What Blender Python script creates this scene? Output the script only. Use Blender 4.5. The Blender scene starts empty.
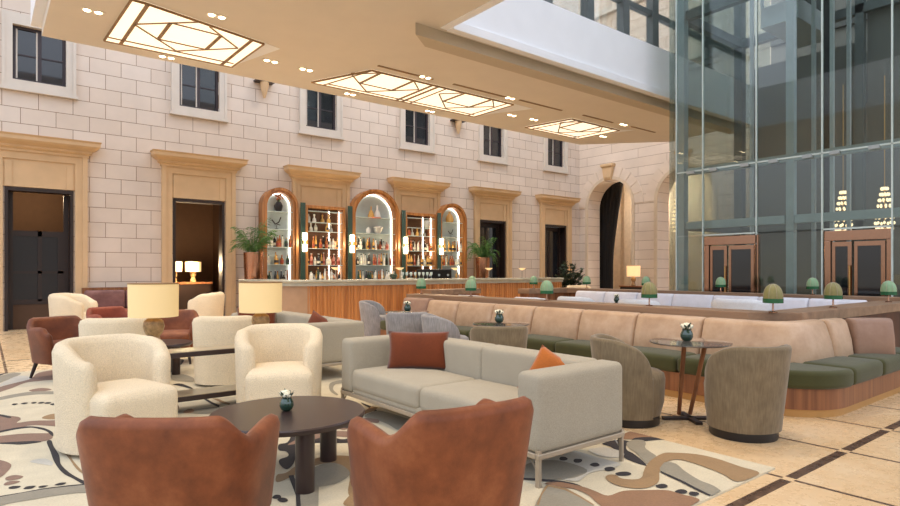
DL_POWER = 140; SEAT_FILL = 135
SKY_LOW = (.36, .33, .29, 1); SKY_TOP = (.95, 1.04, 1.22, 1); SKY_POWER = 1.35; EXPOSURE = 0.42
import bpy, bmesh, math, random
from math import sin, cos, pi, radians, sqrt, atan2, hypot
random.seed(7)
SC = bpy.context.scene
COL = SC.collection

# ------------------------------------------------------------------ materials
def lin(c):
    return tuple(((v/255.0)/12.92 if v/255.0 <= 0.04045 else ((v/255.0+0.055)/1.055)**2.4) for v in c) + (1.0,)
class NT:
    def __init__(s, name):
        s.m = bpy.data.materials.new(name); s.m.use_nodes = True
        s.t = s.m.node_tree; s.n = s.t.nodes; s.l = s.t.links
        s.b = s.n['Principled BSDF']
    def new(s, typ, **kw):
        n = s.n.new(typ)
        for k, v in kw.items(): setattr(n, k, v)
        return n
    def link(s, a, b): s.l.new(a, b)
    def coord(s, scale=(1,1,1), rot=(0,0,0), world=False):
        g = s.new('ShaderNodeNewGeometry') if world else s.new('ShaderNodeTexCoord')
        mp = s.new('ShaderNodeMapping')
        mp.inputs['Scale'].default_value = scale; mp.inputs['Rotation'].default_value = rot
        s.link(g.outputs['Position'] if world else g.outputs['Object'], mp.inputs['Vector'])
        return mp.outputs['Vector']
    def noise(s, vec, scale, detail=3, rough=.5):
        n = s.new('ShaderNodeTexNoise'); n.inputs['Scale'].default_value = scale
        n.inputs['Detail'].default_value = detail; n.inputs['Roughness'].default_value = rough
        s.link(vec, n.inputs['Vector']); return n.outputs['Fac']
    def ramp(s, fac, stops):
        r = s.new('ShaderNodeValToRGB'); e = r.color_ramp.elements
        e[0].position, e[0].color = stops[0]; e[1].position, e[1].color = stops[-1]
        for p, c in stops[1:-1]:
            x = e.new(p); x.color = c
        s.link(fac, r.inputs['Fac']); return r.outputs['Color']
    def mix(s, fac, a, b, mode='MIX'):
        m = s.new('ShaderNodeMix', data_type='RGBA', blend_type=mode)
        for i, v in ((0, fac), (6, a), (7, b)):
            if hasattr(v, 'is_linked'): s.link(v, m.inputs[i])
            else: m.inputs[i].default_value = v
        return m.outputs[2]
    def math(s, op, a, b=0.0):
        m = s.new('ShaderNodeMath', operation=op)
        for i, v in ((0, a), (1, b)):
            if hasattr(v, 'is_linked'): s.link(v, m.inputs[i])
            else: m.inputs[i].default_value = v
        return m.outputs[0]
    def bump(s, h, strength=.3, dist=.01):
        b = s.new('ShaderNodeBump'); b.inputs['Strength'].default_value = strength
        b.inputs['Distance'].default_value = dist
        s.link(h, b.inputs['Height']); s.link(b.outputs['Normal'], s.b.inputs['Normal'])
    def set(s, **kw):
        for k, v in kw.items(): s.b.inputs[k.replace('_', ' ')].default_value = v
    def col(s, v):
        if hasattr(v, 'is_linked'): s.link(v, s.b.inputs['Base Color'])
        else: s.b.inputs['Base Color'].default_value = v

def mat_plain(name, rgb, rough=.5, metal=0., var=.06, scale=6., **kw):
    t = NT(name); c = lin(rgb)
    n = t.noise(t.coord(), scale, 3)
    d = tuple(x*(1-var) for x in c[:3])+(1,); u = tuple(min(1, x*(1+var)) for x in c[:3])+(1,)
    t.col(t.ramp(n, [(.3, d), (.7, u)]))
    t.set(Roughness=rough, Metallic=metal, **kw)
    return t.m
def mat_fabric(name, rgb, scale=220., var=.16, bump=.4, sheen=.2, rough=.9, mott=0.08, dist=.004):
    t = NT(name); c = lin(rgb); v = t.coord()
    n = t.noise(v, scale, 2, .6); n2 = t.noise(v, 5, 3)
    a = t.ramp(n, [(.3, tuple(x*(1-var) for x in c[:3])+(1,)), (.7, tuple(min(1, x*(1+var)) for x in c[:3])+(1,))])
    b = t.ramp(n2, [(.3, (1-mott,)*3+(1,)), (.7, (1, 1, 1, 1))])
    t.col(t.mix(1.0, a, b, 'MULTIPLY')); t.bump(n, bump, dist)
    t.set(Roughness=rough, Sheen_Weight=sheen, Specular_IOR_Level=.2)
    return t.m
def mat_velvet_rib(name, rgb, rgb2):
    t = NT(name); v = t.coord((1, 1, .06))
    n = t.noise(v, 95, 2, .5); n2 = t.noise(t.coord(), 7, 4, .65)
    a = t.ramp(n, [(.3, lin(rgb2)), (.7, lin(rgb))])
    b = t.ramp(n2, [(.3, (.72, .72, .72, 1)), (.75, (1, 1, 1, 1))])
    t.col(t.mix(1.0, a, b, 'MULTIPLY')); t.bump(n, .25, .003)
    t.set(Roughness=.7, Sheen_Weight=.25, Sheen_Roughness=.4, Specular_IOR_Level=.2)
    return t.m
def mat_leather(name, c1, c2, c3, rough=.5):
    t = NT(name); v = t.coord()
    n = t.noise(v, 4.5, 6, .65); n2 = t.noise(v, 160, 3, .6)
    t.col(t.ramp(n, [(.25, lin(c1)), (.5, lin(c2)), (.75, lin(c3))]))
    t.bump(n2, .25, .002); t.set(Roughness=rough, Sheen_Weight=.06, Specular_IOR_Level=.3)
    return t.m
def mat_wood(name, c1, c2, axis='z', scale=14., rough=.35, sheet=None):
    t = NT(name)
    sc = {'z': (scale, scale, .5), 'x': (.5, scale, scale), 'y': (scale, .5, scale)}[axis]
    v = t.coord(sc)
    n = t.noise(v, 1.0, 5, .6)
    c = t.ramp(n, [(.3, lin(c1)), (.55, lin(c2)), (.75, lin(tuple(min(255, x*1.12) for x in c2)))])
    t.col(c); t.bump(n, .08, .003); t.set(Roughness=rough, Specular_IOR_Level=.4)
    return t.m
def mat_metal(name, rgb, rough=.3):
    return mat_plain(name, rgb, rough, 1.0, .04, 20)
def mat_emit(name, rgb, strength, base=None):
    t = NT(name); c = lin(rgb)
    t.col(lin(base) if base else c)
    n = t.noise(t.coord(), 40, 2)
    e = t.ramp(n, [(.2, tuple(x*.95 for x in c[:3])+(1,)), (.8, c)])
    t.link(e, t.b.inputs['Emission Color']); t.set(Emission_Strength=strength, Roughness=.7)
    return t.m
def mat_glass(name, tint, refl=.09, rough=.02):
    t = NT(name); t.n.remove(t.b)
    out = t.n['Material Output']
    tr = t.new('ShaderNodeBsdfTransparent'); tr.inputs['Color'].default_value = tint
    gl = t.new('ShaderNodeBsdfGlossy'); gl.inputs['Roughness'].default_value = rough
    gl.inputs['Color'].default_value = (1, 1, 1, 1)
    fr = t.new('ShaderNodeFresnel'); fr.inputs['IOR'].default_value = 1.45
    f = t.math('MULTIPLY', fr.outputs[0], refl/.035)
    f = t.math('MINIMUM', f, .6)
    mx = t.new('ShaderNodeMixShader'); t.link(f, mx.inputs[0])
    t.link(tr.outputs[0], mx.inputs[1]); t.link(gl.outputs[0], mx.inputs[2])
    t.link(mx.outputs[0], out.inputs['Surface'])
    return t.m
def mat_ashlar(name, plane, rgb, rgb2, mortar):
    t = NT(name)
    g = t.new('ShaderNodeNewGeometry'); sp = t.new('ShaderNodeSeparateXYZ'); cb = t.new('ShaderNodeCombineXYZ')
    t.link(g.outputs['Position'], sp.inputs[0])
    t.link(sp.outputs['X' if plane == 'y' else 'Y'], cb.inputs['X']); t.link(sp.outputs['Z'], cb.inputs['Y'])
    br = t.new('ShaderNodeTexBrick'); br.offset = .5
    br.inputs['Scale'].default_value = 1.0; br.inputs['Mortar Size'].default_value = .006
    br.inputs['Mortar Smooth'].default_value = .1
    br.inputs['Brick Width'].default_value = .65 if plane == 'y' else 2.4
    br.inputs['Row Height'].default_value = .348
    br.inputs['Color1'].default_value = lin(rgb); br.inputs['Color2'].default_value = lin(rgb2)
    br.inputs['Mortar'].default_value = lin(mortar)
    t.link(cb.outputs[0], br.inputs['Vector'])
    n = t.noise(g.outputs['Position'], 1.3, 5, .6)
    c = t.mix(1.0, br.outputs['Color'], t.ramp(n, [(.3, (.9, .9, .9, 1)), (.7, (1, 1, 1, 1))]), 'MULTIPLY')
    t.col(c); t.set(Roughness=.85, Specular_IOR_Level=.2)
    h = t.math('SUBTRACT', 1.0, br.outputs['Fac']); t.bump(h, .5, .01)
    return t.m
def mat_floor(name):
    t = NT(name)
    g = t.new('ShaderNodeNewGeometry'); sp = t.new('ShaderNodeSeparateXYZ'); t.link(g.outputs['Position'], sp.inputs[0])
    def line(sock, period, off, half):
        a = t.math('ADD', sock, 100*period-off+period/2)
        a = t.math('MODULO', a, period); a = t.math('SUBTRACT', a, period/2); a = t.math('ABSOLUTE', a)
        return t.math('LESS_THAN', a, half)
    xl = line(sp.outputs['X'], .93, 3.96, .016)
    ys = line(sp.outputs['Y'], 4.55, 1.61, .034)
    cross = t.math('MULTIPLY', line(sp.outputs['X'], .93, 3.96, .034), ys)
    n = t.noise(g.outputs['Position'], 1.6, 7, .62)
    n2 = t.noise(g.outputs['Position'], 9, 6, .7)
    stone = t.ramp(n, [(.25, lin((202, 166, 118))), (.5, lin((218, 186, 142))), (.75, lin((224, 198, 160)))])
    stone = t.mix(.14, stone, t.ramp(n2, [(.3, lin((190, 158, 120))), (.7, lin((232, 212, 184)))]))
    dark = t.ramp(n2, [(.35, lin((62, 44, 36))), (.6, lin((92, 70, 56))), (.72, lin((170, 140, 112)))])
    thin = t.ramp(n2, [(.3, lin((74, 56, 46))), (.7, lin((110, 86, 70)))])
    c = t.mix(xl, stone, thin); c = t.mix(ys, c, dark); c = t.mix(cross, c, stone)
    t.col(c)
    t.link(t.ramp(n2, [(.3, (.24, .24, .24, 1)), (.7, (.32, .32, .32, 1))]), t.b.inputs['Roughness'])
    t.set(Specular_IOR_Level=.5)
    return t.m

M = {}
M['ashlar'] = mat_ashlar('limestone blocks', 'y', (216, 200, 185), (222, 208, 195), (142, 116, 96))
M['ashlar_x'] = mat_ashlar('limestone blocks side', 'x', (220, 204, 188), (226, 211, 197), (146, 118, 98))
M['trim'] = mat_plain('sandstone trim', (208, 176, 136), .8, 0, .05, 3)
M['trim_pale'] = mat_plain('pale stone trim', (208, 198, 186), .8, 0, .04, 3)
M['stone_x'] = mat_plain('arch stone', (219, 203, 187), .85, 0, .05, 2)
M['end_panel'] = mat_plain('tan lacquer panel', (170, 138, 108), .3)
M['joint'] = mat_plain('stone joint', (158, 128, 108), .9)
M['ceiling'] = mat_plain('painted ceiling', (226, 216, 202), .75, 0, .02, 2)
M['white'] = mat_plain('white plaster', (244, 244, 246), .7, 0, .02, 2)
M['cove'] = mat_plain('grey beige plaster', (196, 182, 160), .75, 0, .02, 2)
M['floor'] = mat_floor('cream marble with dark strips')
M['boucle'] = mat_fabric('cream boucle', (232, 214, 182), 120, .12, .8, .1, .95, .06, .012)
M['boucle_pale'] = mat_fabric('off white boucle', (226, 224, 222), 120, .1, .7, .3, .95, .05, .01)
M['grey_fabric'] = mat_fabric('light grey wool', (166, 157, 138), 240, .16, .4, .08, .95, .05)
M['velvet'] = mat_velvet_rib('grey ribbed velvet', (138, 121, 94), (120, 104, 80))
M['velvet_cool'] = mat_velvet_rib('cool grey ribbed velvet', (170, 166, 164), (146, 142, 140))
M['leather'] = mat_leather('cognac leather', (88, 46, 24), (128, 70, 38), (156, 94, 56))
M['leather_dark'] = mat_leather('dark brown leather', (82, 42, 24), (112, 60, 34), (138, 78, 46))
M['leather_red'] = mat_leather('red brown leather', (110, 48, 30), (138, 64, 42), (152, 78, 54))
M['leather_mauve'] = mat_leather('plum brown leather', (104, 70, 66), (128, 90, 86), (146, 108, 102), .4)
M['leather_sand'] = mat_leather('sand leather', (172, 140, 110), (190, 158, 128), (204, 176, 148), .34)
M['leather_skylit'] = mat_leather('pale skylit leather', (204, 202, 206), (216, 214, 220), (224, 222, 228), .45)  # the skylight's bluish white is put into this base colour
M['leather_taupe'] = mat_leather('taupe leather', (136, 104, 84), (150, 118, 98), (162, 130, 108), .42)
M['green'] = mat_fabric('olive green velvet', (72, 72, 40), 300, .12, .2, .15, .75, .2)
M['rust'] = mat_fabric('rust velvet', (112, 52, 22), 150, .16, .3, .2, .75, .25)
M['orange'] = mat_fabric('orange velvet', (176, 98, 36), 150, .14, .3, .2, .75, .2)
M['walnut'] = mat_wood('walnut veneer', (104, 62, 38), (142, 92, 58), 'z', 16, .4)
M['walnut_dark'] = mat_wood('dark walnut', (62, 34, 24), (90, 54, 38), 'z', 12, .4)
M['ledge'] = mat_wood('pale walnut ledge', (128, 100, 78), (150, 120, 94), 'y', 10, .4)
M['tan_base'] = mat_plain('brass toe kick', (188, 142, 82), .4, .3)
M['teak'] = mat_wood('golden walnut', (150, 92, 48), (192, 130, 74), 'z', 12, .35)
M['niche_wood'] = mat_wood('polished niche frame', (138, 86, 46), (184, 126, 74), 'z', 8, .25)
M['marble_top'] = mat_plain('grey green marble', (176, 174, 158), .2, 0, .12, 5)
M['espresso'] = mat_plain('espresso lacquer', (54, 40, 38), .3, 0, .1, 4)
M['gloss_top'] = mat_plain('glossy table top', (176, 160, 130), .35, 0, .1, 5, Coat_Weight=.6)
M['dark_leg'] = mat_plain('dark stained wood', (44, 30, 24), .5)
M['black'] = mat_plain('black lacquer', (24, 22, 24), .4)
M['table_glass'] = mat_plain('grey bistro top', (96, 92, 88), .1, 0, .08, 5, Coat_Weight=.6)
M['bronze'] = mat_metal('bronze', (168, 130, 108), .16)
M['copper'] = mat_metal('copper', (196, 142, 112), .22)
M['brass'] = mat_metal('brass', (190, 150, 96), .35)
M['lattice'] = mat_plain('bronze lattice', (146, 112, 70), .5, .0)
M['champagne'] = mat_plain('champagne metal', (172, 158, 138), .4, .35)
M['steel'] = mat_plain('painted steel', (158, 172, 176), .4, .1)
M['steel_dark'] = mat_plain('dark painted steel', (92, 98, 98), .45, .1)
M['steel_light'] = mat_plain('light steel', (176, 184, 186), .4, .3)
M['anthracite'] = mat_plain('anthracite panel', (74, 76, 74), .6, 0, .1, 1)
M['grey_panel'] = mat_plain('grey wall panel', (104, 104, 100), .6, 0, .08, .8)
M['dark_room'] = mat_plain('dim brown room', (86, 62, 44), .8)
M['dark_wood'] = mat_plain('dark joinery', (40, 26, 22), .45)
M['window_frame'] = mat_plain('dark window frame', (52, 42, 46), .5)
M['window_glass'] = mat_plain('dark window glass', (30, 33, 38), .06, 0, .3, 1.5, Specular_IOR_Level=.8)
M['glass'] = mat_glass('tinted tower glass', (.86, .91, .89, 1), .045)
M['glass_clear'] = mat_glass('clear glass', (.93, .96, .96, 1), .05)
M['glass_edge'] = mat_plain('bright glass edge', (206, 220, 216), .2)
M['shade'] = mat_emit('linen shade lit', (255, 210, 140), .26, (216, 194, 146))
M['shade_far'] = mat_emit('far linen shade lit', (255, 210, 146), .6, (226, 204, 160))
M['panel_light'] = mat_emit('ceiling light panel', (255, 240, 212), .8)
M['bulb'] = mat_emit('downlight bulb', (255, 226, 180), 9)
M['led'] = mat_emit('led strip', (255, 244, 226), 4.5)
M['sconce_glass'] = mat_emit('sconce glass lit', (255, 232, 190), 4.0)
M['crystal'] = mat_emit('lit crystal', (255, 226, 180), 1.2)
M['niche_back'] = mat_plain('pale blue niche back', (176, 188, 188), .5)
M['mirror_brown'] = mat_plain('bronze mirror', (124, 88, 66), .15, .55)
M['green_panel'] = mat_plain('green glazed panel', (54, 78, 66), .2)
M['lamp_fabric'] = mat_plain('sage lamp dome', (134, 168, 128), .55, 0, .08, 30)
M['lamp_fabric_olive'] = mat_plain('olive lamp dome', (134, 128, 78), .55, 0, .08, 30)
M['lamp_rim'] = mat_plain('green lamp rim', (30, 92, 56), .2)
M['stone_base'] = mat_plain('veined stone base', (158, 128, 86), .35, 0, .4, 30)
M['vase_glass'] = mat_plain('green glass vase', (20, 56, 40), .15, 0, .3, 30, Coat_Weight=.8)
M['petal'] = mat_plain('cream petals', (236, 228, 200), .7)
M['leaf'] = mat_plain('green leaf', (84, 128, 58), .5, 0, .3, 8)
M['leaf_dark'] = mat_plain('dark green leaf', (44, 62, 44), .45, 0, .3, 8)
M['curtain'] = mat_plain('black curtain', (34, 30, 28), .9)
M['corridor'] = mat_plain('cream corridor', (208, 190, 166), .8)
M['cream_white'] = mat_plain('white lamp saucer', (244, 232, 208), .5)
M['rug_cream'] = mat_fabric('rug cream', (202, 188, 158), 90, .06, .5, .1, 1, .1)
for k, c in (('black', (46, 38, 36)), ('mauve', (136, 108, 90)), ('brown', (144, 108, 78)), ('tan', (152, 122, 84)), ('grey', (146, 138, 120)), ('pale', (194, 188, 174)), ('cream', (208, 196, 168))):
    M['rug_'+k] = mat_fabric('rug '+k, c, 90, .08, .5, .1, 1, .12)
BOT = [mat_plain('bottle clear', (198, 196, 186), .1, 0, .1, 20), mat_plain('bottle amber', (160, 92, 42), .12, 0, .2, 20),
       mat_plain('bottle green', (52, 76, 52), .1), mat_plain('bottle dark', (38, 30, 30), .12), mat_plain('bottle rose', (196, 130, 110), .15),
       mat_plain('bottle gold', (206, 160, 84), .2), mat_plain('bottle white', (226, 222, 212), .3)]
LABM = [mat_plain('paper label cream', (230, 222, 200), .7), mat_plain('paper label red', (150, 60, 44), .7), mat_plain('paper label dark', (50, 44, 50), .7)]

# ------------------------------------------------------------------ mesh helpers
class MB:
    def __init__(s): s.v = []; s.f = []; s.mi = []; s.cur = 0
    def add(s, vs, fs):
        o = len(s.v); s.v += [tuple(p) for p in vs]
        for f in fs: s.f.append(tuple(i+o for i in f)); s.mi.append(s.cur)
        return s
    def box(s, x0, x1, y0, y1, z0, z1):
        v = [(x0,y0,z0),(x1,y0,z0),(x1,y1,z0),(x0,y1,z0),(x0,y0,z1),(x1,y0,z1),(x1,y1,z1),(x0,y1,z1)]
        return s.add(v, [(0,3,2,1),(4,5,6,7),(0,1,5,4),(1,2,6,5),(2,3,7,6),(3,0,4,7)])
    def prism(s, poly, z0, z1):
        n = len(poly)
        v = [(x,y,z0) for x,y in poly]+[(x,y,z1) for x,y in poly]
        f = [tuple(range(n))[::-1], tuple(range(n,2*n))]+[(i,(i+1)%n,n+(i+1)%n,n+i) for i in range(n)]
        return s.add(v, f)
    def sheet(s, poly, z):
        return s.add([(x,y,z) for x,y in poly], [tuple(range(len(poly)))])
    def lathe(s, prof, cx=0, cy=0, n=24, cz=0):
        v = []; f = []
        for r, z in prof:
            for i in range(n):
                a = 2*pi*i/n; v.append((cx+r*cos(a), cy+r*sin(a), cz+z))
        for k in range(len(prof)-1):
            for i in range(n):
                j = (i+1)%n; f.append((k*n+i,k*n+j,(k+1)*n+j,(k+1)*n+i))
        if prof[0][0] > 1e-6: f.append(tuple(range(n))[::-1])
        if prof[-1][0] > 1e-6: f.append(tuple(range((len(prof)-1)*n, len(prof)*n)))
        return s.add(v, f)
    def cyl(s, p0, p1, r0, r1=None, n=12):
        r1 = r0 if r1 is None else r1
        d = [p1[i]-p0[i] for i in range(3)]; L = sqrt(sum(x*x for x in d)) or 1; d = [x/L for x in d]
        u = (0,0,1) if abs(d[2]) < .9 else (1,0,0)
        a = [d[1]*u[2]-d[2]*u[1], d[2]*u[0]-d[0]*u[2], d[0]*u[1]-d[1]*u[0]]; la = sqrt(sum(x*x for x in a)); a = [x/la for x in a]
        b = [d[1]*a[2]-d[2]*a[1], d[2]*a[0]-d[0]*a[2], d[0]*a[1]-d[1]*a[0]]
        v = []
        for p, r in ((p0,r0),(p1,r1)):
            for i in range(n):
                t = 2*pi*i/n; v.append(tuple(p[k]+r*(cos(t)*a[k]+sin(t)*b[k]) for k in range(3)))
        return s.add(v, [(i,(i+1)%n,n+(i+1)%n,n+i) for i in range(n)]+[tuple(range(n))[::-1], tuple(range(n,2*n))])
    def path(s, pts, r, n=8):
        for a, b in zip(pts[:-1], pts[1:]): s.cyl(a, b, r, r, n)
        return s
    def ball(s, c, r, n=12, m=8, sz=1.0):
        return s.lathe([(r*sin(pi*k/m) if 0 < k < m else 0.0, -r*sz*cos(pi*k/m)) for k in range(m+1)], c[0], c[1], n, c[2])
    def rbox(s, c, size, r, bulge=0., n=8, fbulge=0.):
        h = [x/2 for x in size]; r = min(r, min(h)*.999)
        def ticks(H):
            t = [-H]
            for k in (.25,.55,1.0): t.append(-H+r*k)
            m = max(1, n)
            for k in range(1, m): t.append(-H+r+(2*H-2*r)*k/m)
            for k in (1.0,.55,.25): t.append(H-r*k)
            t.append(H)
            o = []
            for x in t:
                if not o or x-o[-1] > 1e-6: o.append(x)
            return o
        T = [ticks(x) for x in h]
        key = {}; V = []; Fs = []
        def vid(p):
            k = tuple(round(x, 6) for x in p)
            if k not in key:
                q = [max(-(h[i]-r), min(h[i]-r, p[i])) for i in range(3)]
                d = [p[i]-q[i] for i in range(3)]; L = sqrt(sum(x*x for x in d)) or 1
                w = [q[i]+r*d[i]/L for i in range(3)]
                if bulge:
                    w[2] += bulge*(1-(p[0]/h[0])**2)*(1-(p[1]/h[1])**2)*(1 if p[2] > 0 else 0)*(max(0, p[2])/h[2])
                if fbulge:
                    w[1] += math.copysign(fbulge, p[1])*(1-(p[0]/h[0])**2)*(1-(p[2]/h[2])**2)*(abs(p[1])/h[1])
                key[k] = len(V); V.append((c[0]+w[0], c[1]+w[1], c[2]+w[2]))
            return key[k]
        for ax in range(3):
            a, b = [i for i in range(3) if i != ax]
            for sg in (-1, 1):
                for i in range(len(T[a])-1):
                    for j in range(len(T[b])-1):
                        q = []
                        for (ii, jj) in ((i,j),(i+1,j),(i+1,j+1),(i,j+1)):
                            p = [0,0,0]; p[ax] = sg*h[ax]; p[a] = T[a][ii]; p[b] = T[b][jj]; q.append(vid(p))
                        Fs.append(tuple(q))
        return s.add(V, Fs)
    def tub(s, a, b, th, hf, z0, amax=150, pw=2.4, taper=.08, n=40, lean=0., H=None, flare=0., spread=0.):
        """upholstered shell open to +y: swept rounded section along a superellipse"""
        H = H or hf(0)
        prof = lambda h, t: [(0, z0), (0, z0+(h-z0)*.33), (0, z0+(h-z0)*.66), (0, h-t*.5), (-t*.15, h-t*.15), (-t*.5, h), (-t*.85, h-t*.15), (-t, h-t*.5), (-t, z0+(h-z0)*.66), (-t, z0+(h-z0)*.33), (-t, z0)]
        V = []; K = 11; rows = 0
        ss = [-1+2*i/n for i in range(n+1)]
        ends = [(-1, .35), (-1, .75)]
        seq = [(-1, .3, 0), (-1, .72, 1)]+[(x, 1., 2) for x in ss]+[(1, .72, 1), (1, .3, 0)]
        for sv, sh, e in seq:
            A = radians(amax)*sv
            sn, cs = sin(A), cos(A)
            x = a*math.copysign(abs(sn)**(2/pw), sn); y = -b*math.copysign(abs(cs)**(2/pw), cs)
            e2 = .01
            A2, A1 = A+e2, A-e2
            px = a*math.copysign(abs(sin(A2))**(2/pw), sin(A2))-a*math.copysign(abs(sin(A1))**(2/pw), sin(A1))
            py = -b*math.copysign(abs(cos(A2))**(2/pw), cos(A2))+b*math.copysign(abs(cos(A1))**(2/pw), cos(A1))
            L = hypot(px, py) or 1; tx, ty = px/L, py/L
            nx, ny = ty, -tx            # outward
            if nx*x+ny*y < 0: nx, ny = -nx, -ny
            h = hf(sv); t = th
            ext = 0 if e == 2 else (th*.22 if e == 1 else th*.36)
            dx, dy = tx*ext*(1 if sv > 0 else -1), ty*ext*(1 if sv > 0 else -1)
            for u, z in prof(h, t):
                uu = -t/2+(u+t/2)*(1 if e == 2 else (.8 if e == 1 else .45)); fx = 1+spread*max(0, (y+b)/(2*b))
                zz = z if e == 2 or z < z0+.02 else z-(th*.12 if e == 1 else th*.35)*(z-z0)/(h-z0)
                k = 1-taper*(1-min(1, (z-z0)/(H-z0)))+flare*max(0, (z-z0)/(H-z0)-.5)
                V.append(((x+nx*uu)*k*fx+dx, (y+ny*uu)*k+dy-lean*(z-z0), zz))
            rows += 1
        F = []
        for i in range(rows-1):
            for j in range(K):
                jj = (j+1)%K
                F.append((i*K+j, i*K+jj, (i+1)*K+jj, (i+1)*K+j))
        F.append(tuple(range(K))[::-1]); F.append(tuple(range((rows-1)*K, rows*K)))
        return s.add(V, F)
    def build(s, name, mat, parent=None, smooth=35, bevel=0., seg=2, sub=0, loc=None, recalc=True):
        me = bpy.data.meshes.new(name)
        me.from_pydata(s.v, [], s.f)
        mats = mat if isinstance(mat, (list, tuple)) else [mat]
        for m in mats: me.materials.append(M[m] if isinstance(m, str) else m)
        for p, i in zip(me.polygons, s.mi): p.material_index = i
        if recalc:
            bm = bmesh.new(); bm.from_mesh(me); bmesh.ops.recalc_face_normals(bm, faces=bm.faces); bm.to_mesh(me); bm.free()
        if smooth:
            me.shade_smooth(); me.set_sharp_from_angle(angle=radians(smooth))
        o = bpy.data.objects.new(name, me); COL.objects.link(o)
        if parent: o.parent = parent; KIDS.setdefault(parent.name, []).append(o)
        if loc: o.location = loc
        if bevel:
            b = o.modifiers.new('bevel', 'BEVEL'); b.width = bevel; b.segments = seg; b.limit_method = 'ANGLE'
        if sub:
            q = o.modifiers.new('subdivision', 'SUBSURF'); q.levels = sub; q.render_levels = sub
        return o
def tag(o, label, cat, group=None, kind=None):
    o['label'] = label; o['category'] = cat
    if group: o['group'] = group
    if kind: o['kind'] = kind
    return o
def thing(name, label, cat, loc=(0,0,0), rz=0., group=None):
    o = bpy.data.objects.new(name, None); COL.objects.link(o); o.empty_display_size = .1
    o.location = loc; o.rotation_euler = (0, 0, rz)
    return tag(o, label, cat, group)
def struct(name, mb, mat, label=None, **kw):
    o = mb.build(name, mat, **kw); o['kind'] = 'structure'
    if label: o['label'] = label
    return o
KIDS = {}
def kids(o):
    return KIDS.get(o.name, [])
def copy_tree(o, parent=None):
    c = o.copy(); COL.objects.link(c); c.parent = parent
    if parent: KIDS.setdefault(parent.name, []).append(c)
    for ch in list(kids(o)): copy_tree(ch, c)
    return c
def dup(o, loc, rz, label, group=None, cat=None):
    c = copy_tree(o); c.location = loc; c.rotation_euler = (0, 0, rz); c['label'] = label
    if group: c['group'] = group
    return c
def face(deg):           # heading of the +y front of a seat, measured from world x
    return radians(deg-90)
def smoothpoly(pts, k=4):
    n = len(pts); o = []
    for i in range(n):
        p0, p1, p2, p3 = pts[i-1], pts[i], pts[(i+1)%n], pts[(i+2)%n]
        for j in range(k):
            t = j/k
            o.append(tuple(.5*((2*p1[d])+(-p0[d]+p2[d])*t+(2*p0[d]-5*p1[d]+4*p2[d]-p3[d])*t*t+(-p0[d]+3*p1[d]-3*p2[d]+p3[d])*t**3) for d in range(2)))
    return o
# ------------------------------------------------------------------ setting
def wall(name, mat, axis, pos, thick, lo, hi, ztop, rects, arches=()):
    """solid wall with rectangular holes (a0,a1,z0,z1) and arched holes (centre, half, spring)"""
    br = {lo, hi}
    for a0, a1, z0, z1 in rects: br |= {a0, a1}
    for c, w, sp in arches: br |= {c+w*cos(pi*k/20) for k in range(21)}
    br = sorted(b for b in br if lo <= b <= hi); mb = MB()
    def put(a0, a1, za0, za1, z1):
        v = [(a0, pos, za0), (a1, pos, za1), (a1, pos+thick, za1), (a0, pos+thick, za0), (a0, pos, z1), (a1, pos, z1), (a1, pos+thick, z1), (a0, pos+thick, z1)]
        if axis == 'x': v = [(y, x, z) for x, y, z in v]
        mb.add(v, [(0,3,2,1),(4,5,6,7),(0,1,5,4),(1,2,6,5),(2,3,7,6),(3,0,4,7)])
    for a0, a1 in zip(br[:-1], br[1:]):
        if a1-a0 < 1e-5: continue
        m = (a0+a1)/2; ar = [q for q in arches if abs(m-q[0]) < q[1]]
        if ar:
            c, w, sp = ar[0]
            h = lambda a: sp+sqrt(max(0, w*w-(a-c)**2))
            put(a0, a1, h(a0), h(a1), ztop); continue
        z = 0.
        for r in sorted([r for r in rects if r[0] < m < r[1]], key=lambda r: r[2]):
            if r[2] > z: put(a0, a1, z, z, r[2])
            z = r[3]
        put(a0, a1, z, z, ztop)
    return struct(name, mb, mat, smooth=0)

struct('floor', MB().box(-9, 24, -6, 22, -.2, 0), 'floor', smooth=0)
CX = [1.0, 4.38, 7.78, 11.2, 14.55, 17.92]
DOORS = [0, 1, 4, 5]
UP = [(c-.5, c+.5, 9.2, 10.8) for c in CX]
wall('wall_bar_side', 'ashlar', 'y', 16.0, .4, -6, 19.4, 15, [(CX[i]-.63, CX[i]+.63, 0, 3.12) for i in DOORS]+[(c-.49, c+.49, 5.46, 6.66) for c in CX]+UP)
wall('wall_arches', 'ashlar_x', 'x', 19.4, .74, 8.4, 16.4, 15, [(13.9, 14.9, 9.2, 10.8), (10.6, 11.6, 9.2, 10.8)], [(14.5, 1.04, 3.86), (11.3, 1.08, 3.86)])
wall('wall_atrium_back', 'grey_panel', 'x', 19.4, .3, -5, 8.4, 12, [])
for z in (4.6, 8.3):      # plain string courses of the dark atrium wall
    struct('trim_atrium', MB().box(19.3, 19.4, -5, 8.38, z, z+.25), 'anthracite', smooth=0)
struct('wall_atrium_panel', MB().box(19.32, 19.4, 5.2, 6.7, 6.0, 7.4), 'anthracite', smooth=0)
for z in (8.6, 11.4):
    struct('trim_upper', MB().box(-6, 19.35, 15.85, 16, z, z+.22), 'trim_pale', smooth=0)
    struct('trim_upper', MB().box(19.2, 19.4, 8.4, 15.85, z, z+.22), 'trim_pale', smooth=0)
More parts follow.
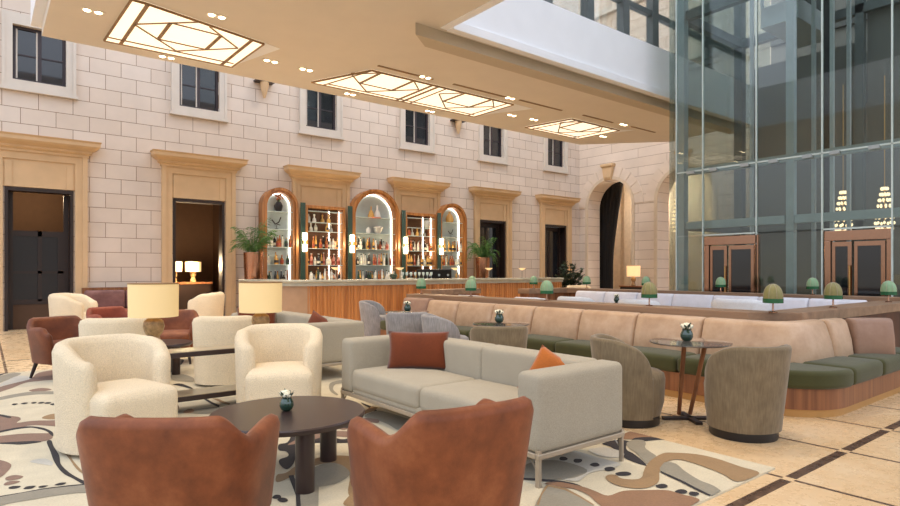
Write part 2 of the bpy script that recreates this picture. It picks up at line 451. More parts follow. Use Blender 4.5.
# rooms behind the doors
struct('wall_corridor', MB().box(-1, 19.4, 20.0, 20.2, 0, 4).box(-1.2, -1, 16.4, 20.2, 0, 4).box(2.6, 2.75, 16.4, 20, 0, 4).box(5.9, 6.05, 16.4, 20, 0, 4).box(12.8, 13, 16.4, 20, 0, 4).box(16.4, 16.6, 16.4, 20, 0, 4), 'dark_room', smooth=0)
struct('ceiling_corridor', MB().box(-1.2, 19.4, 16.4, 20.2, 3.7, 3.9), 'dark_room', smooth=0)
struct('wall_loggia', MB().box(23.2, 23.4, 8.4, 17.5, 0, 6).box(20.14, 23.4, 17.3, 17.5, 0, 6), 'corridor', smooth=0)
struct('ceiling_loggia', MB().box(20.14, 23.4, 8.4, 17.5, 5.6, 5.8), 'corridor', smooth=0)
struct('door_loggia', MB().box(23.1, 23.2, 15.0, 16.0, 0, 2.6).box(23.12, 23.2, 15.0, 16.0, 3.1, 3.5), 'dark_wood', smooth=0)
struct('trim_loggia', MB().box(23.02, 23.2, 16.05, 16.4, 0, 5.4).box(23.02, 23.2, 14.5, 14.95, 0, 5.4).box(23.05, 23.2, 14.5, 16.4, 4.0, 4.3), 'corridor', smooth=0)
# door cases, cornices, windows of the bar wall
for i, c in enumerate(CX):
    y = 16.0; m = MB()
    top = 3.12
    # flat case with two fascias, frieze panel
    for s in (-1, 1):
        m.box(min(c+s*.66, c+s*.90), max(c+s*.66, c+s*.90), y-.07, y, 0, 3.9)
        m.box(min(c+s*.80, c+s*.90), max(c+s*.80, c+s*.90), y-.10, y-.07, 0, 3.9)
    m.box(c-.66, c+.66, y-.07, y, 3.74, 3.9); m.box(c-.66, c+.66, y-.04, y, 3.14, 3.74)
    m.box(c-.63, c-.5, y-.055, y-.04, 3.14, 3.7); m.box(c+.5, c+.63, y-.055, y-.04, 3.14, 3.7)
    struct('trim_%d' % (i+1), m, 'trim', smooth=0)
    k = MB()
    prof = [(.0, 3.9), (.09, 3.9), (.09, 3.95), (.15, 3.99), (.15, 4.03), (.25, 4.09), (.29, 4.13), (.29, 4.2), (.32, 4.24), (0, 4.27)]
    w = .84; V = []
    for sx in (-1, 1):
        for p, z in prof: V.append((c+sx*(w+p), y-p*1.15, z))
    for sx in (-1, 1):
        for p, z in prof: V.append((c+sx*(w+p), y, z))
    n = len(prof); F = []
    for j in range(n-1):
        F += [(j, j+1, n+j+1, n+j), (j, 2*n+j, 2*n+j+1, j+1), (n+j, n+j+1, 3*n+j+1, 3*n+j)]
    k.add(V, F); struct('trim_cornice_%d' % (i+1), k, 'trim', smooth=0)
    # window
    fr = MB()
    for a0, a1, z0, z1 in ((c-.68, c-.49, 5.27, 6.9), (c+.49, c+.68, 5.27, 6.9), (c-.49, c+.49, 5.27, 5.46), (c-.49, c+.49, 6.66, 6.9)):
        fr.box(a0, a1, y-.07, y, z0, z1)
    fr.box(c-.72, c+.72, y-.1, y, 5.22, 5.29)
    for a0, a1, z0, z1 in ((c-.68, c-.62, 5.29, 6.9), (c+.62, c+.68, 5.29, 6.9)): fr.box(a0, a1, y-.09, y-.07, z0, z1)
    wo = struct('window_%d' % (i+1), fr, 'trim_pale', smooth=0)
    f = MB()
    for a0, a1, z0, z1 in ((c-.49, c-.43, 5.46, 6.66), (c+.43, c+.49, 5.46, 6.66), (c-.43, c+.43, 5.46, 5.52), (c-.43, c+.43, 6.6, 6.66), (c-.035, c+.035, 5.52, 6.6)):
        f.box(a0, a1, y+.05, y+.12, z0, z1)
    f.box(c-.43, c+.43, y+.07, y+.11, 6.03, 6.06)
    fo = f.build('window_frame', 'window_frame', wo, smooth=0)
    MB().box(c-.43, c-.4, y+.06, y+.11, 5.52, 6.6).box(c-.065, c-.037, y+.06, y+.11, 5.52, 6.6).build('sash', 'trim_pale', fo, smooth=0)
    MB().box(c-.4, c-.065, y+.09, y+.1, 5.52, 6.6).box(c+.037, c+.43, y+.09, y+.1, 5.52, 6.6).build('pane', 'window_glass', fo, smooth=0)
    if 0 < i < 5 or True:
        u = MB()
        for a0, a1, z0, z1 in ((c-.5, c-.42, 9.2, 10.8), (c+.42, c+.5, 9.2, 10.8), (c-.42, c+.42, 9.2, 9.28), (c-.42, c+.42, 10.7, 10.8), (c-.03, c+.03, 9.28, 10.7)): u.box(a0, a1, y+.1, y+.16, z0, z1)
        u.box(c-.42, c+.42, y+.14, y+.15, 9.28, 10.7)
        struct('window_%d' % (i+21), u, 'window_glass', smooth=0)
    if i in DOORS:
        d = MB().box(c-.63, c-.57, y-.03, y+.25, 0, 3.12).box(c+.57, c+.63, y-.03, y+.25, 0, 3.12).box(c-.57, c+.57, y-.03, y+.25, 3.05, 3.12)
        do = struct('door_%d' % (i+1), d, 'dark_wood', smooth=0)
        if i == 0:
            lf = MB()
            for a0, a1, z0, z1 in ((-.57, -.47, 0, 3.05), (-.02, .06, .62, 2.2), (.47, .57, 0, 3.05), (-.47, .47, 2.08, 2.2), (-.47, .47, 1.24, 1.3), (-.47, .47, .55, .66), (.36, .47, .66, 2.08)):
                lf.box(c+a0, c+a1, y+.3, y+.36, z0, z1)
            lo = lf.build('door_leaf', 'dark_wood', do, smooth=0)
            MB().box(c-.47, c+.47, y+.32, y+.34, .66, 2.08).build('pane', 'black', lo, smooth=0)
            MB().box(c-.47, c+.47, y+.31, y+.35, 0, .55).build('kick_panel', 'dark_room', lo, smooth=0)
        if i in (4, 5):
            lf = MB().box(c-.57, c-.5, y+.26, y+.34, 0, 3.05).box(c+.45, c+.57, y+.26, y+.34, 0, 3.05).box(c-.1, c-.02, y+.28, y+.33, 0, 3.05).box(c-.5, c+.45, y+.26, y+.34, 2.9, 3.05)
            lo = lf.build('door_leaf', 'dark_wood', do, smooth=0)
            MB().box(c-.5, c+.45, y+.3, y+.31, .05, 2.9).build('pane', 'window_glass', lo, smooth=0)
# arches: moulding, voussoirs, keystone
for n, (c, w, sp) in enumerate([(14.5, 1.04, 3.86), (11.3, 1.08, 3.86)]):
    m = MB(); pts = [(c-w, 0.)]+[(c-w*cos(pi*k/24), sp+w*sin(pi*k/24)) for k in range(25)]+[(c+w, 0.)]
    outp = [(c-w-.12, 0.)]+[(c-(w+.12)*cos(pi*k/24), sp+(w+.12)*sin(pi*k/24)) for k in range(25)]+[(c+w+.12, 0.)]
    for i in range(len(pts)-1):
        q = [pts[i], pts[i+1], outp[i+1], outp[i]]
        m.add([(19.35, a, z) for a, z in q]+[(19.4, a, z) for a, z in q], [(0,1,2,3),(4,7,6,5),(0,4,5,1),(1,5,6,2),(2,6,7,3),(3,7,4,0)])
    struct('trim_arch_%d' % (n+1), m, 'corridor', smooth=0)
    v = MB(); r0, r1 = w+.12, w+.5
    for k in range(11):
        if k == 5: continue
        a0, a1 = pi*k/11+.012, pi*(k+1)/11-.012; q = []
        for r, aa in ((r0, (a0, a1)), (r1, (a1, a0))):
            for t in range(4):
                a = aa[0]+(aa[1]-aa[0])*t/3; q.append((c-r*cos(a), sp+r*sin(a)))
        N = len(q); v.add([(19.375, a, z) for a, z in q]+[(19.4, a, z) for a, z in q], [tuple(range(N)), tuple(range(N, 2*N))[::-1]]+[(i, N+i, N+(i+1)%N, (i+1)%N) for i in range(N)])
    struct('trim_voussoirs_%d' % (n+1), v, 'stone_x', smooth=0)
    k = MB(); V = []
    for zz, hw, d in ((sp+w-.02, .15, .14), (sp+w+.08, .17, .18), (sp+w+.46, .24, .16), (sp+w+.5, .29, .22), (sp+w+.6, .3, .22)):
        V += [(19.4-d, c-hw, zz), (19.4-d, c+hw, zz), (19.4, c+hw, zz), (19.4, c-hw, zz)]
    F = [(0,1,2,3), (19,18,17,16)]
    for j in range(4): F += [(j*4+i, j*4+(i+1)%4, j*4+4+(i+1)%4, j*4+4+i) for i in range(4)]
    k.add(V, F); struct('trim_keystone_%d' % (n+1), k, 'trim', smooth=0, bevel=.015)
# bronze bracket uplights high on the wall
for i, (x, z, txt) in enumerate(((6.04, 6.38, 'bronze wall bracket light between the second and third windows'), (12.85, 6.38, 'bronze wall bracket light between the fourth and fifth windows'))):
    t = thing('wall_bracket_light', txt, 'wall light', (x, 15.98, z), 0, 'bracket lights high on the stone wall')
    MB().box(-.25, .25, -.22, .02, .06, .11).build('shelf', 'dark_wood', t, smooth=0)
    MB().lathe([(.03, -.36), (.06, -.26), (.1, -.1), (.12, .06)], 0, -.12, 14).build('lamp_shade', 'trim', t)

# mezzanine slab, soffit, parapet
CZ = 5.5
slab = MB().prism([(.83, -5), (6.32, -5), (6.32, 8.2), (17.2, 8.2), (17.6, 10.7), (15.6, 12.85), (.83, 12.85)], CZ, 5.72)
struct('ceiling', slab, 'ceiling', smooth=0)
struct('ceiling_upper_edge', MB().prism([(.68, -5.05), (6.2, -5.05), (6.2, 8.1), (17.4, 8.1), (17.8, 10.8), (15.7, 13.1), (.68, 13.1)], 5.72, 6.5), 'white', smooth=0)
struct('trim_downstand', MB().prism([(5.75, 8.25), (17.2, 8.25), (17.2, 8.6), (6.2, 8.6)], 5.3, CZ), 'cove', smooth=0)
struct('wall_parapet', MB().box(6.33, 17.5, 8.0, 8.14, CZ-.04, 6.6), 'white', smooth=0, bevel=.01)
struct('wall_parapet_side', MB().box(6.2, 6.34, -5, 8.14, CZ-.02, 6.6), 'white', smooth=0)
struct('wall_gallery_unseen', MB().box(3.6, 3.8, -5, 8.0, 6.5, 11.5), 'anthracite', smooth=0)  # unseen storey wall, added to darken what the tower glass reflects
struct('trim_parapet_lip', MB().box(6.34, 17.5, 7.94, 8.0, CZ-.06, CZ+.1), 'white', smooth=0, bevel=.01)
g = MB()
for x in (8.95, 10.27, 11.55, 12.72, 14.0, 15.3): g.box(x-.12, x+.12, 8.16, 8.34, 6.55, 11)
g.box(6.5, 17.3, 8.19, 8.31, 7.42, 7.54); g.box(6.5, 17.3, 8.19, 8.31, 9.6, 9.75)
gz = struct('window_gallery', g, 'steel_dark', smooth=0)
MB().box(6.5, 17.3, 8.24, 8.25, 6.55, 9.6).build('pane', 'glass_clear', gz, smooth=0)

# ceiling light panels: glowing sheets carried in a bronze lattice
def bars(mb, segs, z0=CZ-.045, z1=CZ-.012):
    for s in segs:
        (x0, y0), (x1, y1) = s[0], s[1]; w = .03 if len(s) > 2 else .015
        L = hypot(x1-x0, y1-y0) or 1; nx, ny = -(y1-y0)/L*w, (x1-x0)/L*w
        mb.prism([(x0+nx, y0+ny), (x1+nx, y1+ny), (x1-nx, y1-ny), (x0-nx, y0-ny)], z0, z1)
def light_panel(label, sheet, segs, wedge):
    t = thing('ceiling_light_panel', label, 'ceiling light', (0, 0, 0), 0, 'lattice light panels in the ceiling')
    MB().prism(sheet, CZ-.03, CZ-.002).build('diffuser', 'panel_light', t, smooth=0)
    mb = MB(); bars(mb, segs); mb.build('lattice', 'lattice', t, smooth=0)
    MB().prism([w_[:2] for w_ in wedge], CZ-.006, CZ-.001).build('lit_facet', 'white', t, smooth=0)  # flat white triangle, the panel's glow on the recess put into its colour
def unit(cx, cy, h=.87, q=.42, clip=10.75, mir=1):
    def cl(a, b):
        if a[1] < clip and b[1] < clip: return None
        if a[1] < clip: a, b = b, a
        if b[1] < clip:
            k = (a[1]-clip)/(a[1]-b[1]); b = (a[0]+(b[0]-a[0])*k, clip)
        return a, b
    S = [((cx-h, cy), (cx, cy+h)), ((cx, cy+h), (cx+h, cy)), ((cx+h, cy), (cx, cy-h)), ((cx, cy-h), (cx-h, cy)),
         ((cx-q, cy-q), (cx-q, cy+q), 2), ((cx-q, cy-q), (cx+q, cy-q)), ((cx+q, cy-q), (cx+q, cy+q), 2), ((cx+q, cy+q), (cx-q, cy+q))]
    o = []
    for s in S:
        r = cl(s[0], s[1])
        if r: o.append(r+((2,) if len(s) > 2 else ()))
    return o
P1 = [((1.73, 12.32), (1.8, 10.2)), ((1.73, 12.32), (4.0, 12.3)), ((4.0, 12.3), (4.06, 10.69)), ((1.99, 12.3), (2.03, 10.22), 2), ((3.79, 12.28), (3.82, 10.64), 2), ((1.76, 12.08), (3.96, 12.06)),
      ((2.01, 11.17), (2.83, 10.42)), ((2.01, 11.17), (2.88, 12.04)), ((2.88, 12.04), (3.75, 11.18)), ((3.75, 11.18), (3.05, 10.5)), ((2.48, 10.73), (2.48, 11.62), 2), ((2.48, 10.73), (3.32, 10.76)), ((3.32, 10.76), (3.3, 11.61), 2), ((3.3, 11.61), (2.48, 11.62)), ((4.06, 10.69), (2.03, 10.22)), ((2.03, 10.22), (1.8, 10.2))]
light_panel('large lit ceiling panel with bronze geometric lattice, nearest and leftmost of the three', [(1.73, 12.32), (1.8, 10.2), (2.03, 10.22), (4.06, 10.69), (4.0, 12.3)], P1, [(4.02, 12.3), (4.06, 10.69), (4.42, 10.8)])
P2 = [((5.72, 12.22), (10.43, 12.2)), ((10.43, 12.2), (10.46, 10.72)), ((6.0, 12.2), (6.36, 10.72)), ((5.72, 12.22), (6.36, 10.72)), ((6.36, 10.72), (10.46, 10.72)), ((7.93, 12.19), (7.93, 10.72), 2), ((8.1, 12.2), (8.1, 10.72), 2), ((8.33, 12.2), (8.33, 10.75)), ((6.02, 12.07), (10.3, 12.05)), ((10.2, 12.19), (10.25, 10.75))]
P2 += unit(7.0, 11.16)+unit(9.3, 11.13)
light_panel('long double lit ceiling panel with bronze lattice in the middle of the ceiling', [(5.72, 12.22), (6.36, 10.72), (10.46, 10.72), (10.43, 12.2)], P2, [(10.45, 12.2), (10.48, 10.72), (11.2, 10.75)])
P3 = [((12.4, 12.22), (14.75, 12.22)), ((14.75, 12.22), (14.85, 10.75)), ((12.4, 12.22), (12.7, 10.75)), ((12.7, 10.75), (14.85, 10.75)), ((12.6, 12.07), (14.6, 12.05)), ((14.5, 12.2), (14.55, 10.75)), ((12.65, 12.2), (12.9, 10.75))]+unit(13.6, 11.16)
light_panel('small far lit ceiling panel above the arches, rightmost of the three', [(12.4, 12.22), (12.7, 10.75), (14.85, 10.75), (14.75, 12.22)], P3, [(14.8, 12.2), (14.87, 10.75), (15.25, 10.5)])
for a, b in (((6.35, 10.45), (7.75, 10.45)), ((8.3, 10.43), (10.0, 10.43)), ((10.35, 10.4), (11.9, 10.4)), ((12.7, 10.35), (14.0, 10.35)), ((14.8, 10.3), (16.0, 10.28))):
    tag(MB().box(a[0], b[0], a[1]-.03, a[1]+.03, CZ-.012, CZ+.01).build('air_slot', 'lattice', smooth=0), 'narrow bronze air slot in the ceiling beside the light panels', 'vent', 'air slots beside the ceiling panels')
# paired downlights
DL = [(1.4, 11.11, 'twin downlight left of the nearest ceiling panel'), (2.84, 12.6, 'twin downlight between the nearest ceiling panel and the wall'), (3.03, 10.06, 'twin downlight on the near side of the nearest ceiling panel'),
      (4.53, 11.55, 'twin downlight just right of the nearest ceiling panel'), (5.3, 11.58, 'twin downlight just left of the long ceiling panel'), (6.85, 12.54, 'twin downlight above the third window, wall side of the long panel'),
      (7.53, 10.44, 'twin downlight on the near side of the long panel, left half'), (9.23, 12.58, 'twin downlight above the fourth window, wall side of the long panel'), (10.06, 10.43, 'twin downlight on the near side of the long panel, right end'),
      (11.2, 11.54, 'twin downlight just right of the long ceiling panel'), (12.0, 11.49, 'twin downlight just left of the small far ceiling panel'), (15.2, 11.6, 'twin downlight right of the small far ceiling panel'), (14.43, 10.3, 'twin downlight on the near side of the small far panel')]
dl0 = None
for x, y, lab in DL:
    if dl0 is None:
        dl0 = t = thing('twin_downlight', lab, 'downlight', (x, y, CZ), 0, 'twin downlights in the ceiling')
        MB().box(-.17, .17, -.075, .075, -.008, .0).build('trim_plate', 'ceiling', t, smooth=0)
        for s in (-.08, .08): MB().lathe([(.0, -.02), (.045, -.018), (.055, -.008)], s, 0, 14).build('lamp', 'bulb', t)
    else: t = dup(dl0, (x, y, CZ), 0, lab)
    li = bpy.data.lights.new('downlight_or_fill', 'SPOT'); li.energy = DL_POWER; li.spot_size = radians(95); li.spot_blend = .7; li.color = (1., .84, .65); li.shadow_soft_size = .06
    lo = bpy.data.objects.new('downlight_or_fill', li); COL.objects.link(lo); lo.location = (x, y, CZ-.05)

# ------------------------------------------------------------------ glass elevator tower
T = thing('elevator_tower', 'steel and glass elevator tower rising at the right of the hall', 'elevator tower', (12.3, 5, 0))
def tp(name, mb, mat, lab=None, par=None, **kw):
    o = mb.build(name, mat, par or T, smooth=0, **kw); o.matrix_parent_inverse.identity()
    for v in o.data.vertices: v.co.x -= 12.3; v.co.y -= 5
    if lab: o['label'] = lab
    return o
for x, y, w, mt in ((12.3, 7.22, .085, 'steel'), (12.3, 4.95, .07, 'steel'), (12.3, 2.3, .1, 'steel'), (14.9, 7.2, .1, 'steel_dark'), (14.9, 4.6, .08, 'steel_dark'), (14.9, 2.3, .1, 'steel_dark')):
    tp('column', MB().box(x-w, x+w, y-w, y+w, 0, 11), mt)
for x, y in ((12.75, 4.72), (12.75, 4.4), (13.3, 4.3), (13.6, 6.3)): tp('guide_rail', MB().box(x-.04, x+.04, y-.03, y+.03, 0, 11), 'steel_light')
tp('counterweight_rail', MB().box(12.9, 13.02, 4.5, 4.62, 0, 11), 'black')
for z, h in ((2.22, .16), (6.85, .2), (9.6, .2)):
    tp('beam', MB().box(12.22, 12.38, 5.04, 7.1, z, z+h), 'steel' if z < 3 else 'steel_dark'); tp('beam', MB().box(12.22, 12.38, 2.4, 4.86, z, z+h), 'steel' if z < 3 else 'steel_dark')
    tp('beam', MB().box(12.4, 14.8, 7.12, 7.28, z, z+h), 'steel_dark'); tp('beam', MB().box(14.82, 14.98, 2.4, 7.1, z, z+h), 'steel_dark')
tp('beam', MB().box(12.24, 12.36, 2.4, 7.1, 3.42, 3.56), 'steel')
tp('back_panel', MB().box(15.0, 15.05, 4.7, 7.0, 0, 6.3).box(15.0, 15.05, 2.4, 4.5, 0, 11), 'grey_panel')
YS = [7.2, 6.59, 5.48, 4.31, 3.25, 2.15]
for a, b in zip(YS[:-1], YS[1:]):
    for z0, z1 in ((3.46, 10.5), (2.07, 3.43)): tp('glass_pane', MB().box(12.02, 12.04, b+.012, a-.012, z0, z1), 'glass')
    if (a, b) not in ((6.59, 5.48), (4.31, 3.25)): tp('glass_pane', MB().box(12.02, 12.04, b+.012, a-.012, 0, 2.04), 'glass')
for y in YS[:-1]: tp('pane_edge', MB().box(12.0, 12.05, y-.012, y+.012, 0, 10.5), 'glass_edge', 'bright vertical glass edge')
tp('pane_joint', MB().box(12.0, 12.05, 2.15, 7.2, 3.43, 3.46), 'glass_edge')
for a, b in ((6.59, 5.48), (4.31, 3.25)): tp('pane_joint', MB().box(12.0, 12.05, b, a, 2.04, 2.07), 'glass_edge')
for y in (6.85, 6.35, 5.7, 5.15, 4.55, 4.1, 3.5, 2.9): tp('clamp', MB().box(11.96, 12.04, y-.08, y+.08, 3.39, 3.45), 'steel_light')
tp('glass_pane', MB().box(12.06, 17, 7.38, 7.4, 0, 10.5), 'glass')
# car
cab = thing('elevator_car', 'elevator car stopped high in the glass tower with pale underside', 'elevator', (13.6, 5.35, 6.35))
MB().box(-.85, .95, -.35, .38, 0, .42).build('floor_box', 'steel_light', cab, smooth=0, bevel=.01)
MB().box(-.85, -.8, .33, .38, .42, 2.6).box(.9, .95, .33, .38, .42, 2.6).box(-.85, .95, -.35, .38, 2.6, 2.75).build('cab_frame', 'steel_light', cab, smooth=0)
MB().box(.9, .92, -.35, .33, .42, 2.6).build('cab_wall', 'anthracite', cab, smooth=0)
# bronze portals
for i, (ya, yb, lab) in enumerate(((6.55, 5.44, 'bronze framed door in the glass tower, left of the steel column'), (4.27, 3.26, 'bronze framed door in the glass tower, right of the steel column'))):
    t = thing('glass_door', lab, 'door', (12.0, (ya+yb)/2, 0), 0, 'bronze doors of the glass tower')
    w = (ya-yb)/2
    MB().box(0, .12, w-.1, w, 0, 1.84).box(0, .12, -w, -w+.07, 0, 1.84).box(0, .12, -w, w, 1.84, 2.02).build('frame', 'bronze', t, smooth=0, bevel=.008)
    for s, (a, b) in enumerate(((w-.12, .08), (.04, -w+.09))):
        d = MB().box(.02, .06, a-.05, a, 0, 1.82).box(.02, .06, b, b+.06, 0, 1.82).box(.021, .059, b+.06, a-.05, 1.74, 1.82).box(.021, .059, b+.06, a-.05, 0, .1).build('door_leaf', 'bronze', t, smooth=0)
        MB().box(.03, .05, b+.06, a-.05, .1, 1.74).build('pane', 'window_glass', d, smooth=0)
    MB().cyl((-.02, .1, .8), (-.02, .1, 1.4), .015).build('handle', 'brass', t)
# chandeliers seen through the glass
ch0 = None
for x, y, z, lab in ((15.6, 9.3, 2.3, 'slender crystal chandelier seen through the left edge of the glass tower'), (13.6, 4.5, 1.85, 'tall crystal chandelier behind the glass above the right bronze door'), (13.6, 3.8, 1.85, 'tall crystal chandelier behind the glass at the far right edge')):
    if ch0 is None:
        ch0 = t = thing('chandelier', lab, 'chandelier', (x, y, z), 0, 'crystal chandeliers behind the glass')
        for k in range(9):
            zz = .15+k*.11; r = (.1, .13, .15, .14, .13, .11, .09, .07, .05)[k]
            m = MB()
            for j in range(9):
                a = 2*pi*j/9+k*.3; m.ball((r*cos(a), r*sin(a), zz), .022, 6, 4, 1.5)
            m.build('crystal_tier', 'crystal', t)
        MB().cyl((0, 0, .1), (0, 0, 3.2), .008, n=6).build('stem', 'brass', t)
    else: dup(ch0, (x, y, z), 0, lab)
# ------------------------------------------------------------------ bar
bar = thing('bar_counter', 'long curved bar counter with fluted golden wood front and grey marble top', 'bar counter', (9, 12.6, 0))
def ctrl(off):      # plan outline of the bar, offset outwards
    y0 = 12.15-off; r = 1.0+off; P = [(13.9, y0)]
    cx, cy = 6.0, 13.15
    P.append((cx+2, y0)); P += [(cx-r*sin(pi/2*k/14), cy-r*cos(pi/2*k/14)) for k in range(15)]
    P.append((5.0-off, 14.6))
    return [(x-9, y-12.6) for x, y in P]
def offset_strip(po, pi_, z0, z1):
    m = MB(); n = len(po)
    V = [(x, y, z0) for x, y in po]+[(x, y, z1) for x, y in po]+[(x, y, z0) for x, y in pi_]+[(x, y, z1) for x, y in pi_]
    F = []
    for i in range(n-1): F += [(i, i+1, n+i+1, n+i), (2*n+i, 3*n+i, 3*n+i+1, 2*n+i+1), (n+i, n+i+1, 3*n+i+1, 3*n+i), (i, 2*n+i, 2*n+i+1, i+1)]
    F += [(0, n, 3*n, 2*n), (n-1, 3*n-1, 4*n-1, 2*n-1)[::1]]
    m.add(V, F); return m
offset_strip(ctrl(.10), ctrl(-.62), 1.045, 1.10).build('counter_top', 'marble_top', bar, smooth=30, bevel=.012)
offset_strip(ctrl(.06), ctrl(-.3), .965, 1.045).build('counter_apron', 'marble_top', bar, smooth=30)
offset_strip(ctrl(.04), ctrl(-.2), 0, .13).build('plinth', 'tan_base', bar, smooth=30)
def resample(P, d):
    o = [P[0]]
    for a, b in zip(P[:-1], P[1:]):
        L = hypot(b[0]-a[0], b[1]-a[1]); n = max(1, int(L/d))
        o += [(a[0]+(b[0]-a[0])*k/n, a[1]+(b[1]-a[1])*k/n) for k in range(1, n+1)]
    return o
P = resample(ctrl(0.), .014); n = len(P)
m = MB(); V = []; acc = 0
for i, (x, y) in enumerate(P):
    a = P[max(0, i-1)]; b = P[min(n-1, i+1)]; L = hypot(b[0]-a[0], b[1]-a[1]) or 1
    nx, ny = (b[1]-a[1])/L, -(b[0]-a[0])/L
    nx, ny = -nx, -ny
    f = .018*abs(sin(pi*i/6.0)) if x+9 > 5.62 else -.01
    V.append((x+nx*f, y+ny*f, .13)); V.append((x+nx*f, y+ny*f, .965))
m.add(V, [(2*i, 2*i+2, 2*i+3, 2*i+1) for i in range(n-1)])
m.build('fluted_front', 'teak', bar, smooth=60, recalc=False)
offset_strip([q for q in ctrl(.006) if 5.02 < q[0]+9 < 5.72], [q for q in ctrl(-.012) if 5.02 < q[0]+9 < 5.72], .13, .965).build('curved_end_panel', 'end_panel', bar, smooth=30)
offset_strip(ctrl(-.03), ctrl(-.1), .13, .965).build('carcass', 'dark_wood', bar, smooth=30)
# back bar
bb = thing('back_bar_counter', 'low working counter with marble top standing along the wall behind the bar', 'counter', (9.5, 15.6, 0))
MB().box(-3.6, 3.45, -.3, .2, 0, .92).build('cabinet', 'dark_wood', bb, smooth=0)
MB().box(-3.65, 3.5, -.34, .22, .92, .96).build('worktop', 'marble_top', bb, smooth=0, bevel=.006)
def arch_pts(w, H, z0, n=20):
    sp = H-w
    return [(-w, z0)]+[(-w*cos(pi*k/n), sp+w*sin(pi*k/n)) for k in range(n+1)]+[(w, z0)]
def ring(mb, w0, H0, w1, H1, z0, y0, y1):
    a = arch_pts(w0, H0, z0); b = arch_pts(w1, H1, z0)
    for i in range(len(a)-1):
        q = [a[i], a[i+1], b[i+1], b[i]]
        mb.add([(x, y0, z) for x, z in q]+[(x, y1, z) for x, z in q], [(0,1,2,3),(7,6,5,4),(0,4,5,1),(1,5,6,2),(2,6,7,3),(3,7,4,0)])
    return mb
NICHES = []
def arch_niche(cx, w, H, shelves, lab):
    t = thing('arched_bar_niche', lab, 'display niche', (cx, 15.98, 0), 0, 'display niches on the wall behind the bar')
    ring(MB(), w, H, w-.07, H-.07, .96, -.32, 0).build('outer_frame', 'niche_wood', t, smooth=35)
    ring(MB(), w-.07, H-.07, w-.14, H-.14, .96, -.27, 0).build('inner_frame', 'niche_wood', t, smooth=35)
    a = arch_pts(w-.14, H-.14, .96)
    MB().add([(x, -.02, z) for x, z in a]+[(x, 0, z) for x, z in a], [tuple(range(len(a)))]).build('back_panel', 'niche_back', t, smooth=0)
    ring(MB(), w-.141, H-.141, w-.163, H-.163, .96, -.06, -.03).build('led_strip', 'led', t, smooth=0)
    for z in shelves: MB().box(-(w-.15), w-.15, -.26, -.03, z-.012, z).build('shelf', 'glass_edge', t, smooth=0)
    return t
SH = [1.48, 1.96, 2.45, 2.94]
arch_niche(6.43, .51, 3.59, SH, 'narrow arched wooden display niche left of the bar shelves')
arch_niche(9.48, .85, 3.80, SH, 'wide arched wooden display niche at the middle of the bar')
arch_niche(12.48, .59, 3.58, SH, 'narrow arched wooden display niche at the right end of the bar')
def rect_niche(cx, w, H, lab):
    t = thing('mirrored_bar_niche', lab, 'display niche', (cx, 15.98, 0), 0, 'display niches on the wall behind the bar')
    MB().box(-w, -w+.09, -.25, 0, .96, H).box(w-.09, w, -.25, 0, .96, H).box(-w+.09, w-.09, -.25, 0, H-.09, H).build('frame', 'niche_wood', t, smooth=0, bevel=.012)
    MB().box(-w+.09, w-.09, -.02, 0, .96, H-.09).build('mirror', 'mirror_brown', t, smooth=0)
    for x in (.2, w-.12): MB().box(x-.008, x+.008, -.06, -.03, .98, H-.12).build('led_strip', 'led', t, smooth=0)
    for z in (1.47, 1.95, 2.44, 2.70, 3.02): MB().box(-w+.09, w-.09, -.23, -.03, z-.012, z).build('shelf', 'glass_edge', t, smooth=0)
    return t
rect_niche(7.81, .64, 3.18, 'tall mirrored bottle shelf between the left and middle arches')
rect_niche(11.2, .64, 3.18, 'tall mirrored bottle shelf between the middle and right arches')
for x, lab in ((7.07, 'green glazed wall sconce right of the left arch'), (8.56, 'green glazed wall sconce left of the middle arch'), (10.46, 'green glazed wall sconce right of the middle arch'), (11.87, 'green glazed wall sconce left of the right arch')):
    t = thing('wall_sconce', lab, 'wall sconce', (x, 15.66, 0), 0, 'sconces between the bar niches')
    m = MB()
    for k in range(5): m.cyl((-.06+k*.03, 0, .97), (-.06+k*.03, 0, 3.22), .018, n=8)
    m.build('backplate', 'green_panel', t)
    for z in (1.84, 2.16):
        MB().lathe([(.0, 0), (.06, 0), (.068, .02), (.068, .19), (.06, .21), (0, .21)], 0, -.12, 14, z).build('glass_shade', 'sconce_glass', t)
    MB().box(-.03, .03, -.13, 0, 2.09, 2.14).build('bracket', 'brass', t, smooth=0)
    li = bpy.data.lights.new('sconce_glow', 'POINT'); li.energy = 14; li.color = (1, .78, .5); li.shadow_soft_size = .1
    lo = bpy.data.objects.new('sconce_glow', li); COL.objects.link(lo); lo.location = (x, 15.4, 2.1)
